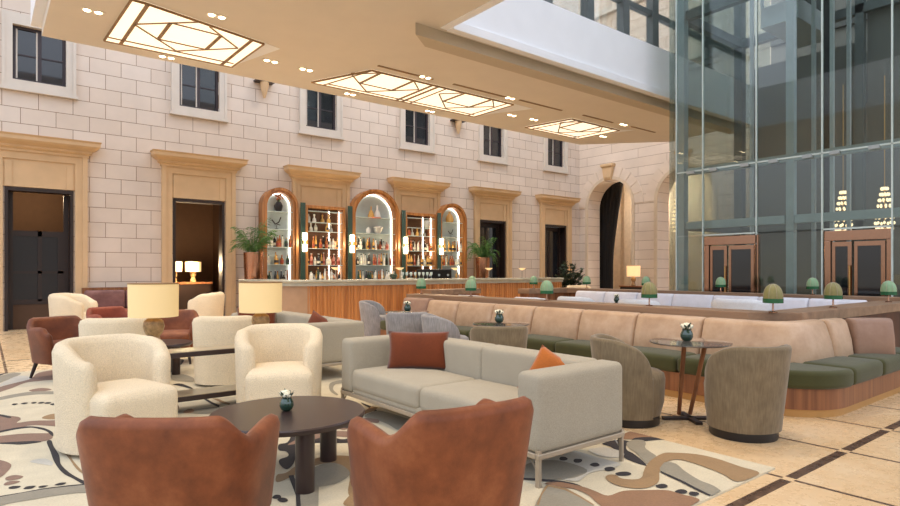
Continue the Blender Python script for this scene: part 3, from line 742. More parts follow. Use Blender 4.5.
# bottles: each a thing; kinds of silhouettes
def bottle_prof(k):
    return [[(.0, 0), (.038, 0), (.04, .01), (.04, .19), (.035, .215), (.016, .25), (.014, .3), (.016, .305), (0, .305)],
            [(.0, 0), (.048, 0), (.05, .01), (.05, .13), (.04, .17), (.018, .19), (.016, .24), (0, .24)],
            [(.0, 0), (.034, 0), (.036, .01), (.036, .15), (.03, .2), (.015, .27), (.015, .34), (0, .34)],
            [(.0, 0), (.055, 0), (.06, .02), (.05, .1), (.02, .13), (.018, .18), (.03, .2), (.028, .23), (0, .24)]][k]
BP = {}
def get_bottle(k, c):
    """a bottle with cap and label; the first of each kind is built, later ones copied"""
    return BP.get((k, c))
def bottle(x, y, z, k, c, label, group, s=1.):
    p = get_bottle(k, c)
    if p is None:
        t = thing('bottle', label, 'bottle', (x, y, z), 0, group)
        MB().lathe(bottle_prof(k), 0, 0, 9).build('glass_body', BOT[c], t, smooth=50)
        h = bottle_prof(k)[-1][1]; MB().lathe([(0, h), (.018, h), (.018, h+.03), (0, h+.03)], 0, 0, 8).build('cap', BOT[(c+3) % 7], t)
        if k != 3:
            r = (.0412, .0512, .0372)[k]; a = [(r*cos(q), r*sin(q)) for q in [radians(200+14*i) for i in range(11)]]
            m = MB(); n = len(a); m.add([(u, v, .05) for u, v in a]+[(u, v, .12) for u, v in a], [(i, i+1, n+i+1, n+i) for i in range(n-1)])
            m.build('paper_label', LABM[c % 3], t)
        BP[(k, c)] = t
    else: t = dup(p, (x, y, z), random.uniform(-.5, .5), label, group)
    t.scale = (s, s, s)
    return t
SHN = {0.96: 'back counter', 1.47: 'lowest shelf', 1.48: 'lowest shelf', 1.95: 'second shelf from the bottom', 1.96: 'second shelf from the bottom', 2.44: 'third shelf from the bottom', 2.45: 'third shelf from the bottom'}
BC = ['clear', 'amber', 'green', 'dark', 'rose', 'gold', 'white']; BK = ['straight', 'squat', 'slender', 'flared']
def row(x0, x1, z, step, where, y=15.85, kinds=(0, 1, 2), cols=(0, 1, 2, 3, 4, 5, 6), pfill=.92, s=1.):
    x = x0; g_ = 'bottles on the %s of the %s' % (SHN.get(z, 'shelf'), where)
    while x <= x1:
        if random.random() < pfill:
            k, c = random.choice(kinds), random.choice(cols)
            bottle(x, y+random.choice((-.055, .055, 0)), z, k, c, '%s %s bottle on the %s of the %s' % (BC[c], BK[k], SHN.get(z, 'shelf'), where), g_, s)
        x += step*random.uniform(.9, 1.15)
for z in (.96, 1.48, 1.96): row(6.1, 6.76, z, .078, 'left arched niche', pfill=.9)
for z in (.96, 1.48, 1.96): row(8.83, 10.18, z, .085, 'middle arched niche', pfill=.9)
for z in (.96, 1.48, 1.96): row(12.12, 12.93, z, .085, 'right arched niche', cols=(1, 5, 0, 1), pfill=.9)
for z in (.96, 1.47, 1.95): row(7.3, 8.32, z, .07, 'left mirrored shelf', cols=(0, 1, 4, 5, 6, 3, 0))
for z in (.96, 1.47, 1.95): row(10.7, 11.72, z, .07, 'right mirrored shelf', cols=(0, 1, 4, 5, 6, 3, 0))
row(7.35, 8.0, 2.7, .14, 'left mirrored shelf', kinds=(3, 1), cols=(5, 6)); row(7.4, 8.1, 2.44, .16, 'left mirrored shelf', kinds=(1, 3), cols=(0, 5))
row(10.75, 11.6, 2.44, .16, 'right mirrored shelf', kinds=(1, 3), cols=(0, 5, 1))
# ornaments on the upper shelves
def ornament(name, prof, mat, x, z, lab, y=15.84, n=14, extra=None):
    t = MB().lathe(prof, 0, 0, n); 
    if extra: extra(t)
    o = t.build(name, mat, None, smooth=50, loc=(x, y, z)); tag(o, lab, 'vase'); return o
ornament('vase', [(0, 0), (.07, 0), (.1, .06), (.12, .16), (.08, .25), (.04, .3), (.06, .34), (.05, .35)], 'black', 6.43, 2.94, 'black round vase on the top shelf of the left arched niche')
t = thing('flower_spray', 'orange flowers in the black vase on the top shelf of the left arch', 'flowers', (6.43, 15.78, 3.24))
m = MB(); random.seed(3)
for k in range(16):
    a = random.uniform(0, 6.28); r = random.uniform(.02, .12); m.ball((r*cos(a), r*sin(a)*.5, .03+random.uniform(0, .14)), .028, 6, 4)
m.build('blossoms', 'orange', t)
MB().path([(0, 0, -.1), (0, 0, .08)], .01, 6).build('stems', 'leaf', t)
def bird(x, z, lab, s=1.):
    o = MB().path([(0, 0, 0), (0, 0, .12)], .008, 6).path([(-.14, 0, .26), (-.04, 0, .14), (.06, 0, .2), (.12, 0, .34)], .016, 6).path([(-.02, 0, .15), (.1, 0, .12)], .012, 6).lathe([(0, 0), (.06, 0), (.05, .02), (0, .02)], 0, 0, 10).build('figurine', 'dark_wood', None, loc=(x, 15.84, z))
    tag(o, lab, 'figurine'); o.scale = (s, s, s)
bird(6.38, 2.45, 'thin dark branching figurine on the third shelf of the left arched niche')
bird(12.5, 2.45, 'small dark bird figurine on the third shelf of the right arched niche', .8)
ornament('decanter', [(0, 0), (.09, 0), (.1, .05), (.06, .18), (.02, .24), (.02, .34), (0, .36)], BOT[5], 9.38, 2.94, 'gold tall decanter on the top shelf of the middle arch, left one')
ornament('decanter', [(0, 0), (.1, 0), (.11, .04), (.08, .16), (.03, .26), (.03, .38), (0, .4)], BOT[6], 9.6, 2.94, 'cream tall decanter on the top shelf of the middle arch, right one')
ornament('serving_tray', [(0, 0), (.2, 0), (.22, .02), (0, .02)], BOT[4], 9.5, 2.925, 'rose round tray under the decanters in the middle arch')
ornament('glass_bowl', [(0, 0), (.07, 0), (.14, .1), (.16, .2), (.12, .24)], BOT[0], 9.62, 2.45, 'large clear glass bowl on the third shelf of the middle arch')
ornament('glass_jar', [(0, 0), (.07, 0), (.08, .12), (.03, .18), (0, .2)], BOT[6], 9.28, 2.45, 'small white jar on the third shelf of the middle arch')
ornament('decanter', [(0, 0), (.12, 0), (.14, .1), (.1, .24), (.04, .3), (.04, .36), (0, .38)], BOT[5], 12.45, 2.94, 'gold wide decanter on the top shelf of the right arched niche')
ornament('glass_bowl', [(0, 0), (.06, 0), (.12, .08), (.13, .2), (.1, .26)], BOT[0], 11.5, 2.7, 'clear round bowl on the upper right mirrored shelf')
# things on the bar top
BT = 1.10
for i, (x, lab) in enumerate(((6.35, 'small white saucer lamp on the left part of the bar top'), (8.1, 'small white saucer lamp on the bar in front of the middle arch'), (9.85, 'small white saucer lamp on the bar in front of the coffee machine'), (11.05, 'small white saucer lamp on the bar beside the right palm'), (12.35, 'small white saucer lamp near the right end of the bar'))):
    if i == 0:
        t = s0 = thing('table_lamp', lab, 'lamp', (x, 12.3, BT), 0, 'small saucer lamps along the bar')
        MB().lathe([(0, 0), (.05, 0), (.05, .012), (.01, .02), (.01, .25), (0, .25)], 0, 0, 12).build('stem', 'champagne', t)
        MB().lathe([(0, .22), (.03, .225), (.1, .27), (.105, .285), (.09, .285), (0, .27)], 0, 0, 18).build('lamp_shade', 'shade_far', t)
    else: dup(s0, (x, 12.3, BT), 0, lab)
cm = thing('coffee_machine', 'black and chrome espresso machine at the back of the bar on the right', 'coffee machine', (10.2, 12.9, .9))
cm.location = (11.1, 14.9, .96)
MB().rbox((0, 0, .2), (1.1, .4, .4), .04).build('body', 'black', cm)
for k in range(3): MB().lathe([(0, 0), (.03, 0), (.035, .06), (0, .07)], -.35+k*.35, -.25, 10, .18).build('group_head', 'steel_light', cm)
MB().box(-.5, .5, -.3, -.19, 0, .05).build('drip_tray', 'steel_light', cm, smooth=0)
st_ = thing('coffee_station', 'dark counter carrying the espresso machine behind the bar', 'counter', (11.1, 14.9, 0))
MB().box(-.8, .8, -.25, .25, 0, .93).build('cabinet', 'dark_wood', st_, smooth=0); MB().box(-.82, .82, -.36, .27, .93, .96).build('worktop', 'marble_top', st_, smooth=0)
random.seed(11)
for k in range(9):
    x = 5.9+k*.17 if k < 4 else 7.6+(k-4)*.19
    kk, c = random.choice((0, 1, 2)), random.choice((0, 2, 4, 6))
    bottle(x, 12.62, BT, kk, c, '%s %s bottle standing on the bar top' % (BC[c], BK[kk]), 'bottles standing on the bar top', .75)
for k in range(8):
    o = MB().lathe([(0, 0), (.03, 0), (.03, .004), (.004, .01), (.004, .07), (.03, .1), (.036, .15), (.03, .17)], 0, 0, 10).build('wine_glass', 'glass_edge', None, loc=(8.45+k*.13, 12.7, BT))
    tag(o, 'clear stemmed glass in the row on the bar top', 'glass', 'stemmed glasses on the bar top')
o = MB().lathe([(0, 0), (.04, 0), (.09, .05), (.1, .1), (.08, .13)], 0, 0, 14).build('glass_bowl', 'vase_glass', None, loc=(7.95, 12.35, BT)); tag(o, 'turquoise glass bowl on the bar top before the middle arch', 'bowl')

# ------------------------------------------------------------------ plants
def frond(mb, base, ang, L, rise, droop, nl, w):
    pts = []
    for k in range(13):
        t = k/12; r = L*t*(1-.15*t); pts.append((base[0]+r*cos(ang), base[1]+r*sin(ang), base[2]+rise*1.25*t-droop*t*t*t*1.4))
    for a, b in zip(pts[:-1], pts[1:]): mb.cyl(a, b, .006, .005, 5)
    for k in range(2, 13):
        p = pts[k]; l = nl*sin(pi*(k/13)*.85+.25)
        for s in (-1, 1):
            a2 = ang+s*radians(58); q = (p[0]+l*cos(a2), p[1]+l*sin(a2), p[2]-l*.35)
            mx = ((p[0]+q[0])/2, (p[1]+q[1])/2, (p[2]+q[2])/2+.01)
            tx, ty = cos(ang)*w, sin(ang)*w
            mb.add([p, (mx[0]-tx, mx[1]-ty, mx[2]), q, (mx[0]+tx, mx[1]+ty, mx[2])], [(0, 1, 2, 3)])
def palm(x, y, zt, lab, zs, seed=1):
    random.seed(seed)
    t = thing('potted_palm', lab, 'plant', (x, y, 0), 0, 'palms in tall copper vases')
    MB().lathe([(0, 0), (.16, 0), (.17, .02), (.1, .06), (.09, .12), (.15, .5), (.22, .95), (.25, zt), (.22, zt), (.19, zt-.08), (0, zt-.1)], 0, 0, 20).build('copper_vase', 'copper', t)
    m = MB()
    for k in range(34):
        frond(m, (0, 0, zt-.05), 2*pi*k/26*1.0+random.uniform(-.15, .15), random.uniform(.35, .72), random.uniform(.35, 1.0), random.uniform(.2, .6), .2, .016)
    m.build('fronds', 'leaf', t, smooth=0, recalc=False)
    t.scale = (zs, zs, zs); return t
palm(5.5, 15.2, 1.78, 'bushy green palm in a tall copper vase left of the bar', 1.0, 1)
palm(13.42, 15.25, 1.76, 'bushy green palm in a tall copper vase right of the bar niches', 1.0, 2)
random.seed(5)
t = thing('potted_shrub', 'dark leafy shrub in a low pot near the corner of the stone walls', 'plant', (17.5, 14.9, 0))
MB().lathe([(0, 0), (.2, 0), (.26, .4), (.24, .42), (.2, .38), (0, .36)], 0, 0, 16).build('pot', 'black', t)
m = MB()
for k in range(26):
    a = random.uniform(0, 6.28); r = random.uniform(.2, .65); h = random.uniform(.9, 1.75)
    p0 = (0, 0, .4); p1 = (r*cos(a), r*sin(a), h); m.cyl(p0, p1, .012, .006, 5)
    for j in range(7):
        f = .35+.65*j/7; c = tuple(p0[i]+(p1[i]-p0[i])*f for i in range(3)); b = random.uniform(0, 6.28); l = .277
        q = (c[0]+l*cos(b), c[1]+l*sin(b), c[2]+.12); wx, wy = -sin(b)*.075, cos(b)*.075
        mx = tuple((c[i]+q[i])/2 for i in range(3)); m.add([c, (mx[0]+wx, mx[1]+wy, mx[2]), q, (mx[0]-wx, mx[1]-wy, mx[2])], [(0, 1, 2, 3)])
m.build('foliage', 'leaf_dark', t, smooth=0, recalc=False)
# curtain in the arch
m = MB(); V = []; NY = 60
for j in range(13):
    z = 5.1*j/12; f = j/12
    y1 = 15.12-.55*max(0, (f-.35)/.65)**1.3
    for i in range(NY+1):
        u = i/NY; V.append((20.45+.06*sin(u*38+.5*sin(f*3)), 15.85+(y1-15.85)*u, z))
m.add(V, [(j*(NY+1)+i, j*(NY+1)+i+1, (j+1)*(NY+1)+i+1, (j+1)*(NY+1)+i) for j in range(12) for i in range(NY)])
o = m.build('curtain', 'curtain', recalc=False); s = o.modifiers.new('thickness', 'SOLIDIFY'); s.thickness = .02
tag(o, 'long black curtain hanging to one side inside the left stone arch', 'curtain')
RUG_SHAPES = [
  ('grey',1,[(0.11,8.95),(0.17,9.14),(0.29,9.29),(0.38,9.23),(0.33,8.99),(0.16,8.58),(0.1,8.47)]),
  ('pale',1,[(0.1,8.25),(0.16,8.5),(0.31,8.96),(0.41,8.96),(0.46,8.72),(0.35,8.51),(0.15,8.31),(0.1,8.14)]),
  ('black',1,[(0.13,9.15),(0.17,9.3),(0.24,9.44),(0.31,9.54),(0.38,9.52),(0.33,9.34),(0.23,9.3),(0.13,9.06)]),
  ('mauve',1,[(0.09,7.97),(0.15,8.26),(0.3,8.47),(0.45,8.67),(0.56,9.13),(0.77,9.26),(0.79,8.95),(0.7,8.48),(0.54,8.44),(0.39,8.4),(0.26,8.12),(0.15,7.93),(0.09,7.77)]),
  ('mauve',1,[(0.39,7.82),(0.44,7.9),(0.52,7.91),(0.59,7.77),(0.54,7.69),(0.45,7.7)]),
  ('grey',1,[(0.14,7.61),(0.27,7.7),(0.42,7.74),(0.6,7.61),(0.6,7.44),(0.44,7.53),(0.29,7.52),(0.14,7.43),(0.11,7.51)]),
  ('mauve',1,[(0.08,6.72),(0.12,6.66),(0.19,6.57),(0.25,6.47),(0.26,6.35),(0.23,6.23),(0.33,6.23),(0.45,6.16),(0.56,6.06),(0.54,5.79),(0.45,5.92),(0.32,6.05),(0.21,6.0),(0.11,5.95),(0.07,5.94)]),
  ('black',1,[(0.09,6.73),(0.12,6.7),(0.17,6.6),(0.2,6.51),(0.18,6.47),(0.12,6.61),(0.09,6.64)]),
  ('tan',1,[(0.41,6.32),(0.46,6.4),(0.53,6.42),(0.59,6.34),(0.57,6.12),(0.48,6.18),(0.42,6.25)]),
  ('cream',1,[(0.07,5.94),(0.11,5.91),(0.21,5.98),(0.31,5.99),(0.38,5.87),(0.41,5.71),(0.41,5.65),(0.3,5.76),(0.2,5.8),(0.11,5.78),(0.07,5.79)]),
  ('mauve',1,[(0.07,5.81),(0.11,5.81),(0.2,5.8),(0.3,5.75),(0.39,5.69),(0.43,5.64),(0.43,5.54),(0.41,5.46),(0.35,5.43),(0.22,5.48),(0.1,5.56),(0.07,5.59)]),
  ('black',1,[(0.07,5.98),(0.11,6.0),(0.21,6.04),(0.31,6.02),(0.38,5.92),(0.42,5.8),(0.44,5.67),(0.43,5.54),(0.42,5.61),(0.4,5.76),(0.36,5.87),(0.31,5.96),(0.22,5.97),(0.15,5.95),(0.11,5.93),(0.07,5.9)]),
  ('black',1,[(0.07,5.64),(0.1,5.59),(0.18,5.55),(0.26,5.51),(0.31,5.48),(0.35,5.42),(0.3,5.41),(0.22,5.43),(0.16,5.49),(0.1,5.55),(0.07,5.59)]),
  ('black',1,[(0.38,5.4),(0.41,5.42),(0.41,5.23),(0.42,4.95),(0.41,4.72),(0.43,4.52),(0.46,4.36),(0.5,4.22),(0.54,4.13),(0.53,4.09),(0.48,4.18),(0.44,4.34),(0.4,4.51),(0.38,4.79),(0.38,5.1)]),
  ('mauve',1,[(0.06,5.11),(0.09,5.08),(0.13,4.99),(0.15,4.89),(0.13,4.77),(0.09,4.65),(0.05,4.64)]),
  ('tan',1,[(0.46,5.23),(0.46,4.96),(0.47,4.74),(0.48,4.53),(0.51,4.35),(0.54,4.23),(0.55,4.3),(0.51,4.43),(0.49,4.64),(0.48,4.82),(0.49,4.97),(0.5,5.2)]),
  ('pale',1,[(0.25,4.9),(0.29,4.94),(0.34,4.91),(0.37,4.8),(0.36,4.72),(0.31,4.79)]),
  ('mauve',1,[(0.11,4.58),(0.12,4.63),(0.16,4.64),(0.2,4.58),(0.18,4.54),(0.13,4.54)]),
  ('mauve',1,[(0.1,4.48),(0.12,4.52),(0.15,4.52),(0.18,4.48),(0.15,4.45),(0.11,4.45)]),
  ('black',1,[(0.12,4.39),(0.14,4.41),(0.18,4.38),(0.16,4.35),(0.13,4.36)]),
  ('black',1,[(0.19,4.32),(0.21,4.35),(0.25,4.33),(0.23,4.29),(0.2,4.3)]),
  ('black',1,[(0.26,4.3),(0.28,4.31),(0.31,4.29),(0.29,4.27),(0.27,4.27)]),
  ('black',1,[(0.34,4.28),(0.37,4.3),(0.4,4.28),(0.38,4.25),(0.35,4.26)]),
  ('grey',1,[(0.05,4.22),(0.08,4.25),(0.18,4.25),(0.29,4.24),(0.39,4.21),(0.5,4.17),(0.56,4.14),(0.54,3.98),(0.43,4.04),(0.33,4.07),(0.22,4.08),(0.12,4.09),(0.05,4.08)]),
  ('black',0,[(0.05,4.26),(0.08,4.26),(0.18,4.25),(0.29,4.25),(0.4,4.22),(0.5,4.18),(0.5,4.16),(0.39,4.2),(0.29,4.23),(0.18,4.24),(0.08,4.24),(0.05,4.24)]),
  ('black',1,[(0.22,7.1),(0.24,7.15),(0.27,7.11),(0.24,7.06)]),
  ('black',1,[(0.29,7.09),(0.32,7.14),(0.35,7.1),(0.32,7.05)]),
  ('black',1,[(0.37,7.07),(0.39,7.11),(0.42,7.08),(0.39,7.02)]),
  ('black',1,[(0.42,7.02),(0.45,7.07),(0.48,7.03),(0.45,6.98)]),
  ('black',1,[(0.47,6.97),(0.5,7.02),(0.53,6.98),(0.5,6.93)]),
  ('black',1,[(0.51,6.87),(0.54,6.92),(0.57,6.88),(0.54,6.83)]),
  ('black',1,[(1.73,4.25),(1.8,4.26),(1.96,4.48),(2.11,4.36),(2.15,4.09),(2.24,4.07),(2.18,3.96),(2.03,4.05),(1.93,4.11),(1.74,3.94),(1.63,3.76),(1.55,3.68),(1.55,3.79),(1.59,3.9),(1.67,3.94),(1.7,4.05),(1.67,4.11)]),
  ('mauve',1,[(1.77,4.19),(1.97,4.34),(2.13,4.39),(2.32,4.22),(2.25,4.08),(2.11,4.22),(1.97,4.2)]),
  ('tan',1,[(1.41,3.49),(1.46,3.62),(1.52,3.62),(1.63,3.71),(1.76,3.76),(1.89,3.77),(2.01,3.65),(1.94,3.41),(1.64,2.89),(1.66,3.06),(1.81,3.32),(1.86,3.55),(1.82,3.63),(1.7,3.63),(1.55,3.55)]),
  ('tan',1,[(1.78,3.13),(1.76,2.98),(1.66,2.81),(1.56,2.92),(1.64,3.02)]),
  ('grey',1,[(1.7,3.6),(1.82,3.63),(1.87,3.54),(1.84,3.37),(1.75,3.28),(1.65,3.25),(1.55,3.27),(1.46,3.3),(1.55,3.48)]),
  ('grey',0,[(1.64,3.46),(1.66,3.44),(1.41,2.93),(1.32,3.01),(1.46,3.34),(1.55,3.27)]),
  ('black',0,[(1.51,3.56),(1.54,3.55),(1.44,3.23),(1.34,2.99),(1.32,3.0),(1.41,3.22)]),
  ('black',1,[(1.29,3.27),(1.32,3.3),(1.34,3.28),(1.33,3.24),(1.3,3.24)]),
  ('black',1,[(1.3,3.22),(1.33,3.24),(1.35,3.21),(1.34,3.17),(1.31,3.17)]),
  ('black',0,[(2.91,5.11),(2.9,4.88),(2.85,4.7),(2.69,4.18),(2.66,4.18),(2.74,4.48),(2.84,4.78),(2.88,5.03)]),
  ('tan',0,[(2.72,4.74),(2.91,4.9),(2.93,4.82),(2.83,4.72),(2.68,4.66)]),
  ('grey',1,[(2.65,4.59),(2.84,4.71),(2.9,4.56),(2.9,4.23),(2.87,4.01),(2.73,3.9),(2.64,4.02),(2.67,4.23),(2.67,4.41)]),
  ('mauve',1,[(2.3,4.4),(2.48,4.49),(2.61,4.55),(2.69,4.43),(2.62,4.32),(2.56,4.43),(2.43,4.39),(2.3,4.3)]),
  ('black',1,[(2.25,4.41),(2.41,4.42),(2.43,4.36),(2.37,4.29),(2.33,4.35)]),
  ('grey',1,[(3.11,6.17),(3.25,6.28),(3.33,6.27),(3.25,6.11),(3.14,6.09),(2.99,5.85),(2.91,5.58),(2.88,5.58),(2.94,5.83)]),
  ('grey',1,[(1.38,5.83),(1.51,5.81),(1.64,5.8),(1.73,5.78),(1.75,5.7),(1.63,5.54),(1.47,5.67),(1.37,5.77)]),
  ('black',0,[(1.74,6.22),(1.77,6.22),(1.77,6.02),(1.78,5.82),(1.75,5.75),(1.74,5.85)]),
  ('tan',0,[(1.82,6.19),(1.86,6.15),(1.87,5.97),(1.89,5.85),(1.86,5.79),(1.83,5.89)]),
  ('mauve',1,[(1.45,6.14),(1.47,6.12),(1.46,6.0),(1.41,5.86),(1.38,5.84)]),
  ('brown',1,[(1.43,5.74),(1.49,5.84),(1.53,5.84),(1.53,5.74),(1.47,5.67)]),
  ('black',1,[(1.7,7.24),(1.77,7.24),(1.8,7.09),(1.81,6.86),(1.78,6.86),(1.75,7.02),(1.71,7.16)]),
  ('grey',1,[(1.84,7.91),(1.96,7.86),(1.99,7.53),(1.92,7.26),(1.81,7.39),(1.76,7.55)]),
  ('brown',1,[(3.97,2.83),(4.1,2.84),(4.14,2.75),(4.19,2.48),(4.14,2.46),(4.09,2.63),(3.99,2.65),(3.88,2.72),(3.84,2.77)]),
  ('black',1,[(3.62,2.77),(3.74,2.78),(3.82,2.75),(3.85,2.69),(3.95,2.71),(4.06,2.65),(4.12,2.54),(3.98,2.6),(3.76,2.64),(3.64,2.57),(3.6,2.49),(3.53,2.38),(3.45,2.28),(3.44,2.3),(3.45,2.42),(3.52,2.55),(3.61,2.69)]),
  ('grey',1,[(3.78,2.67),(3.89,2.69),(3.94,2.64),(3.89,2.58),(3.79,2.52),(3.73,2.44),(3.67,2.35),(3.54,2.29),(3.48,2.3),(3.55,2.39),(3.63,2.49),(3.68,2.58)]),
  ('pale',1,[(3.41,2.73),(3.48,2.74),(3.55,2.71),(3.58,2.64),(3.56,2.54),(3.47,2.49),(3.4,2.53),(3.37,2.61)]),
  ('pale',1,[(3.06,2.83),(3.25,2.86),(3.33,2.79),(3.33,2.58),(3.34,2.41),(3.22,2.39),(3.04,2.42),(2.86,2.37),(2.8,2.46),(2.71,2.53),(2.63,2.61),(2.86,2.83)]),
  ('grey',1,[(2.81,2.78),(3.0,2.77),(3.08,2.67),(3.07,2.47),(2.92,2.42),(2.8,2.46),(2.64,2.61)]),
  ('black',1,[(2.63,2.63),(2.7,2.55),(2.77,2.46),(2.81,2.37),(2.81,2.3),(2.79,2.29),(2.76,2.38),(2.7,2.49),(2.61,2.61)]),
  ('brown',1,[(2.67,2.47),(2.75,2.44),(2.79,2.36),(2.81,2.28),(2.81,2.2),(2.81,2.11),(2.94,2.1),(3.05,2.03),(3.15,1.95),(3.16,1.87),(3.17,1.76),(3.06,1.74),(2.8,1.74),(2.61,1.89),(2.67,2.07),(2.73,2.19),(2.74,2.3),(2.7,2.37)]),
  ('grey',1,[(2.38,2.27),(2.52,2.36),(2.66,2.44),(2.7,2.33),(2.67,2.2),(2.63,2.07),(2.53,1.96),(2.27,2.16)]),
  ('tan',0,[(2.65,2.44),(2.67,2.44),(2.71,2.33),(2.68,2.2),(2.64,2.07),(2.63,2.08),(2.66,2.19),(2.68,2.32),(2.65,2.42),(2.52,2.35),(2.4,2.26),(2.39,2.27),(2.52,2.36)]),
  ('tan',1,[(3.05,2.31),(3.11,2.32),(3.13,2.29),(3.11,2.23),(3.16,2.17),(3.23,2.17),(3.36,2.24),(3.55,2.32),(3.76,2.36),(3.84,2.32),(3.93,2.21),(3.95,2.07),(3.91,1.89),(3.88,1.75),(3.62,1.76),(3.68,1.89),(3.73,2.08),(3.73,2.21),(3.65,2.24),(3.53,2.22),(3.39,2.15),(3.24,2.06),(3.11,2.04),(3.03,2.08),(2.99,2.16),(3.0,2.24)]),
  ('grey',1,[(3.53,2.22),(3.61,2.24),(3.63,2.18),(3.54,2.06),(3.46,1.92),(3.44,1.83),(3.4,1.76),(3.38,1.75),(3.27,1.75),(3.31,1.85),(3.35,1.97),(3.39,2.08),(3.43,2.17)]),
  ('black',0,[(3.42,2.16),(3.4,2.08),(3.37,1.98),(3.32,1.86),(3.28,1.75),(3.26,1.75),(3.29,1.85),(3.34,1.97),(3.37,2.07),(3.4,2.15)]),
  ('black',1,[(3.16,2.03),(3.21,2.03),(3.23,2.01),(3.21,1.98),(3.17,1.98),(3.15,2.0)]),
  ('black',1,[(3.17,1.91),(3.22,1.91),(3.24,1.89),(3.22,1.86),(3.18,1.86),(3.16,1.89)]),
  ('black',1,[(3.2,1.84),(3.24,1.85),(3.26,1.82),(3.24,1.8),(3.2,1.8),(3.19,1.82)]),
  ('black',1,[(3.1,2.73),(3.14,2.75),(3.16,2.73),(3.14,2.69),(3.1,2.68),(3.08,2.7)]),
  ('black',1,[(3.14,2.64),(3.18,2.66),(3.21,2.63),(3.18,2.6),(3.14,2.59),(3.12,2.61)]),
  ('black',1,[(3.16,2.52),(3.21,2.53),(3.23,2.51),(3.2,2.47),(3.16,2.47),(3.15,2.49)]),
  ('black',1,[(3.17,2.41),(3.21,2.42),(3.24,2.4),(3.22,2.36),(3.17,2.36),(3.15,2.38)]),
  ('black',1,[(3.15,2.31),(3.2,2.31),(3.24,2.28),(3.22,2.24),(3.17,2.25),(3.14,2.28)]),
]
# ------------------------------------------------------------------ rug
m = MB()
ORD = ['cream', 'black', 'mauve', 'brown', 'tan', 'grey', 'pale']
m.cur = 0; m.box(-3.2, 4.08, 1.74, 9.35, 0, .012)
EXTRA = [('grey', 1, [(-2.4, 6.0), (-1.6, 7.4), (-.6, 7.9), (-.2, 7.2), (-1.0, 6.0), (-1.8, 5.0)]), ('black', 1, [(-2.9, 3.0), (-2.0, 4.4), (-1.2, 5.0), (-1.1, 4.9), (-1.9, 4.2), (-2.8, 2.9)]),
         ('tan', 1, [(-.6, 2.2), (.2, 2.0), (.9, 2.1), (.7, 2.3), (0, 2.25), (-.5, 2.5)]), ('mauve', 1, [(2.2, 7.8), (3.0, 8.8), (3.6, 8.7), (3.2, 8.0), (2.6, 7.4)]), ('black', 1, [(1.0, 7.1), (1.5, 7.4), (2.1, 8.6), (2.3, 9.2), (2.15, 9.2), (1.85, 8.5), (1.3, 7.5)])]
for i, (cn, sm, pts) in enumerate(EXTRA+RUG_SHAPES):
    pts = [(max(-3.2, min(4.08, x)), max(1.74, min(9.35, y))) for x, y in (smoothpoly(pts, 4) if sm else pts)]
    o = []
    for p in pts:
        if not o or hypot(p[0]-o[-1][0], p[1]-o[-1][1]) > .004: o.append(p)
    if hypot(o[0][0]-o[-1][0], o[0][1]-o[-1][1]) < .004: o.pop()
    if len(o) < 3: continue
    m.cur = ORD.index(cn); m.sheet(o, .0125+i*.00006)
rg = m.build('rug', ['rug_'+k for k in ORD], smooth=0, recalc=False)
# concave outlines: triangulate so that every inlay renders correctly
bm = bmesh.new(); bm.from_mesh(rg.data); bmesh.ops.triangulate(bm, faces=[f for f in bm.faces if len(f.verts) > 4], ngon_method='EAR_CLIP'); bm.to_mesh(rg.data); bm.free()
for p in rg.data.polygons:
    pass
tag(rg, 'large cream rug with black, brown and grey swirling abstract pattern under the lounge seats', 'rug')

# ------------------------------------------------------------------ seats
def step(a, b, t):
    t = max(0, min(1, (t-a)/(b-a))); return t*t*(3-2*t)
def leather_chair(lab, loc, deg, mat, group):
    t = thing('leather_tub_chair', lab, 'armchair', loc, face(deg), group)
    def hf(s):
        s = abs(s); return .72-.11*step(.27, .62, s)+.02*step(.64, .8, s)-.07*step(.84, 1, s)
    MB().tub(.385, .36, .085, hf, .2, 120, 3.2, .15, 72, .05, .72, 0., .04).build('shell', mat, t, smooth=60)
    MB().rbox((0, .06, .335), (.56, .60, .2), .05, .02, 8).build('seat_cushion', mat, t, smooth=60)
    MB().rbox((0, .03, .22), (.56, .56, .08), .03, 0, 4).build('seat_frame', mat, t, smooth=60)
    for sx, sy in ((-1, -1), (1, -1), (-1, 1), (1, 1)):
        MB().cyl((sx*.25, sy*.22+.02, .2), (sx*.29, sy*.28+.02, 0), .026, .015, 10).build('leg', 'dark_leg', t)
    return t
def boucle_chair(lab, loc, deg, mat, group, sc=1.):
    t = thing('boucle_tub_chair', lab, 'armchair', loc, face(deg), group)
    def hf(s):
        s = abs(s); return .79-.02*step(.3, .6, s)-.11*step(.62, 1, s)
    MB().tub(.385, .36, .125, hf, .03, 128, 2.2, .06, 56, .03, .79).build('shell', mat, t, smooth=60)
    MB().rbox((0, .115, .245), (.55, .62, .40), .07, .025, 8).build('seat', mat, t, smooth=60)
    MB().lathe([(0, 0), (.28, 0), (.28, .04), (0, .04)], 0, 0, 24).build('base', 'black', t, smooth=40)
    t.scale = (sc, sc, sc); return t
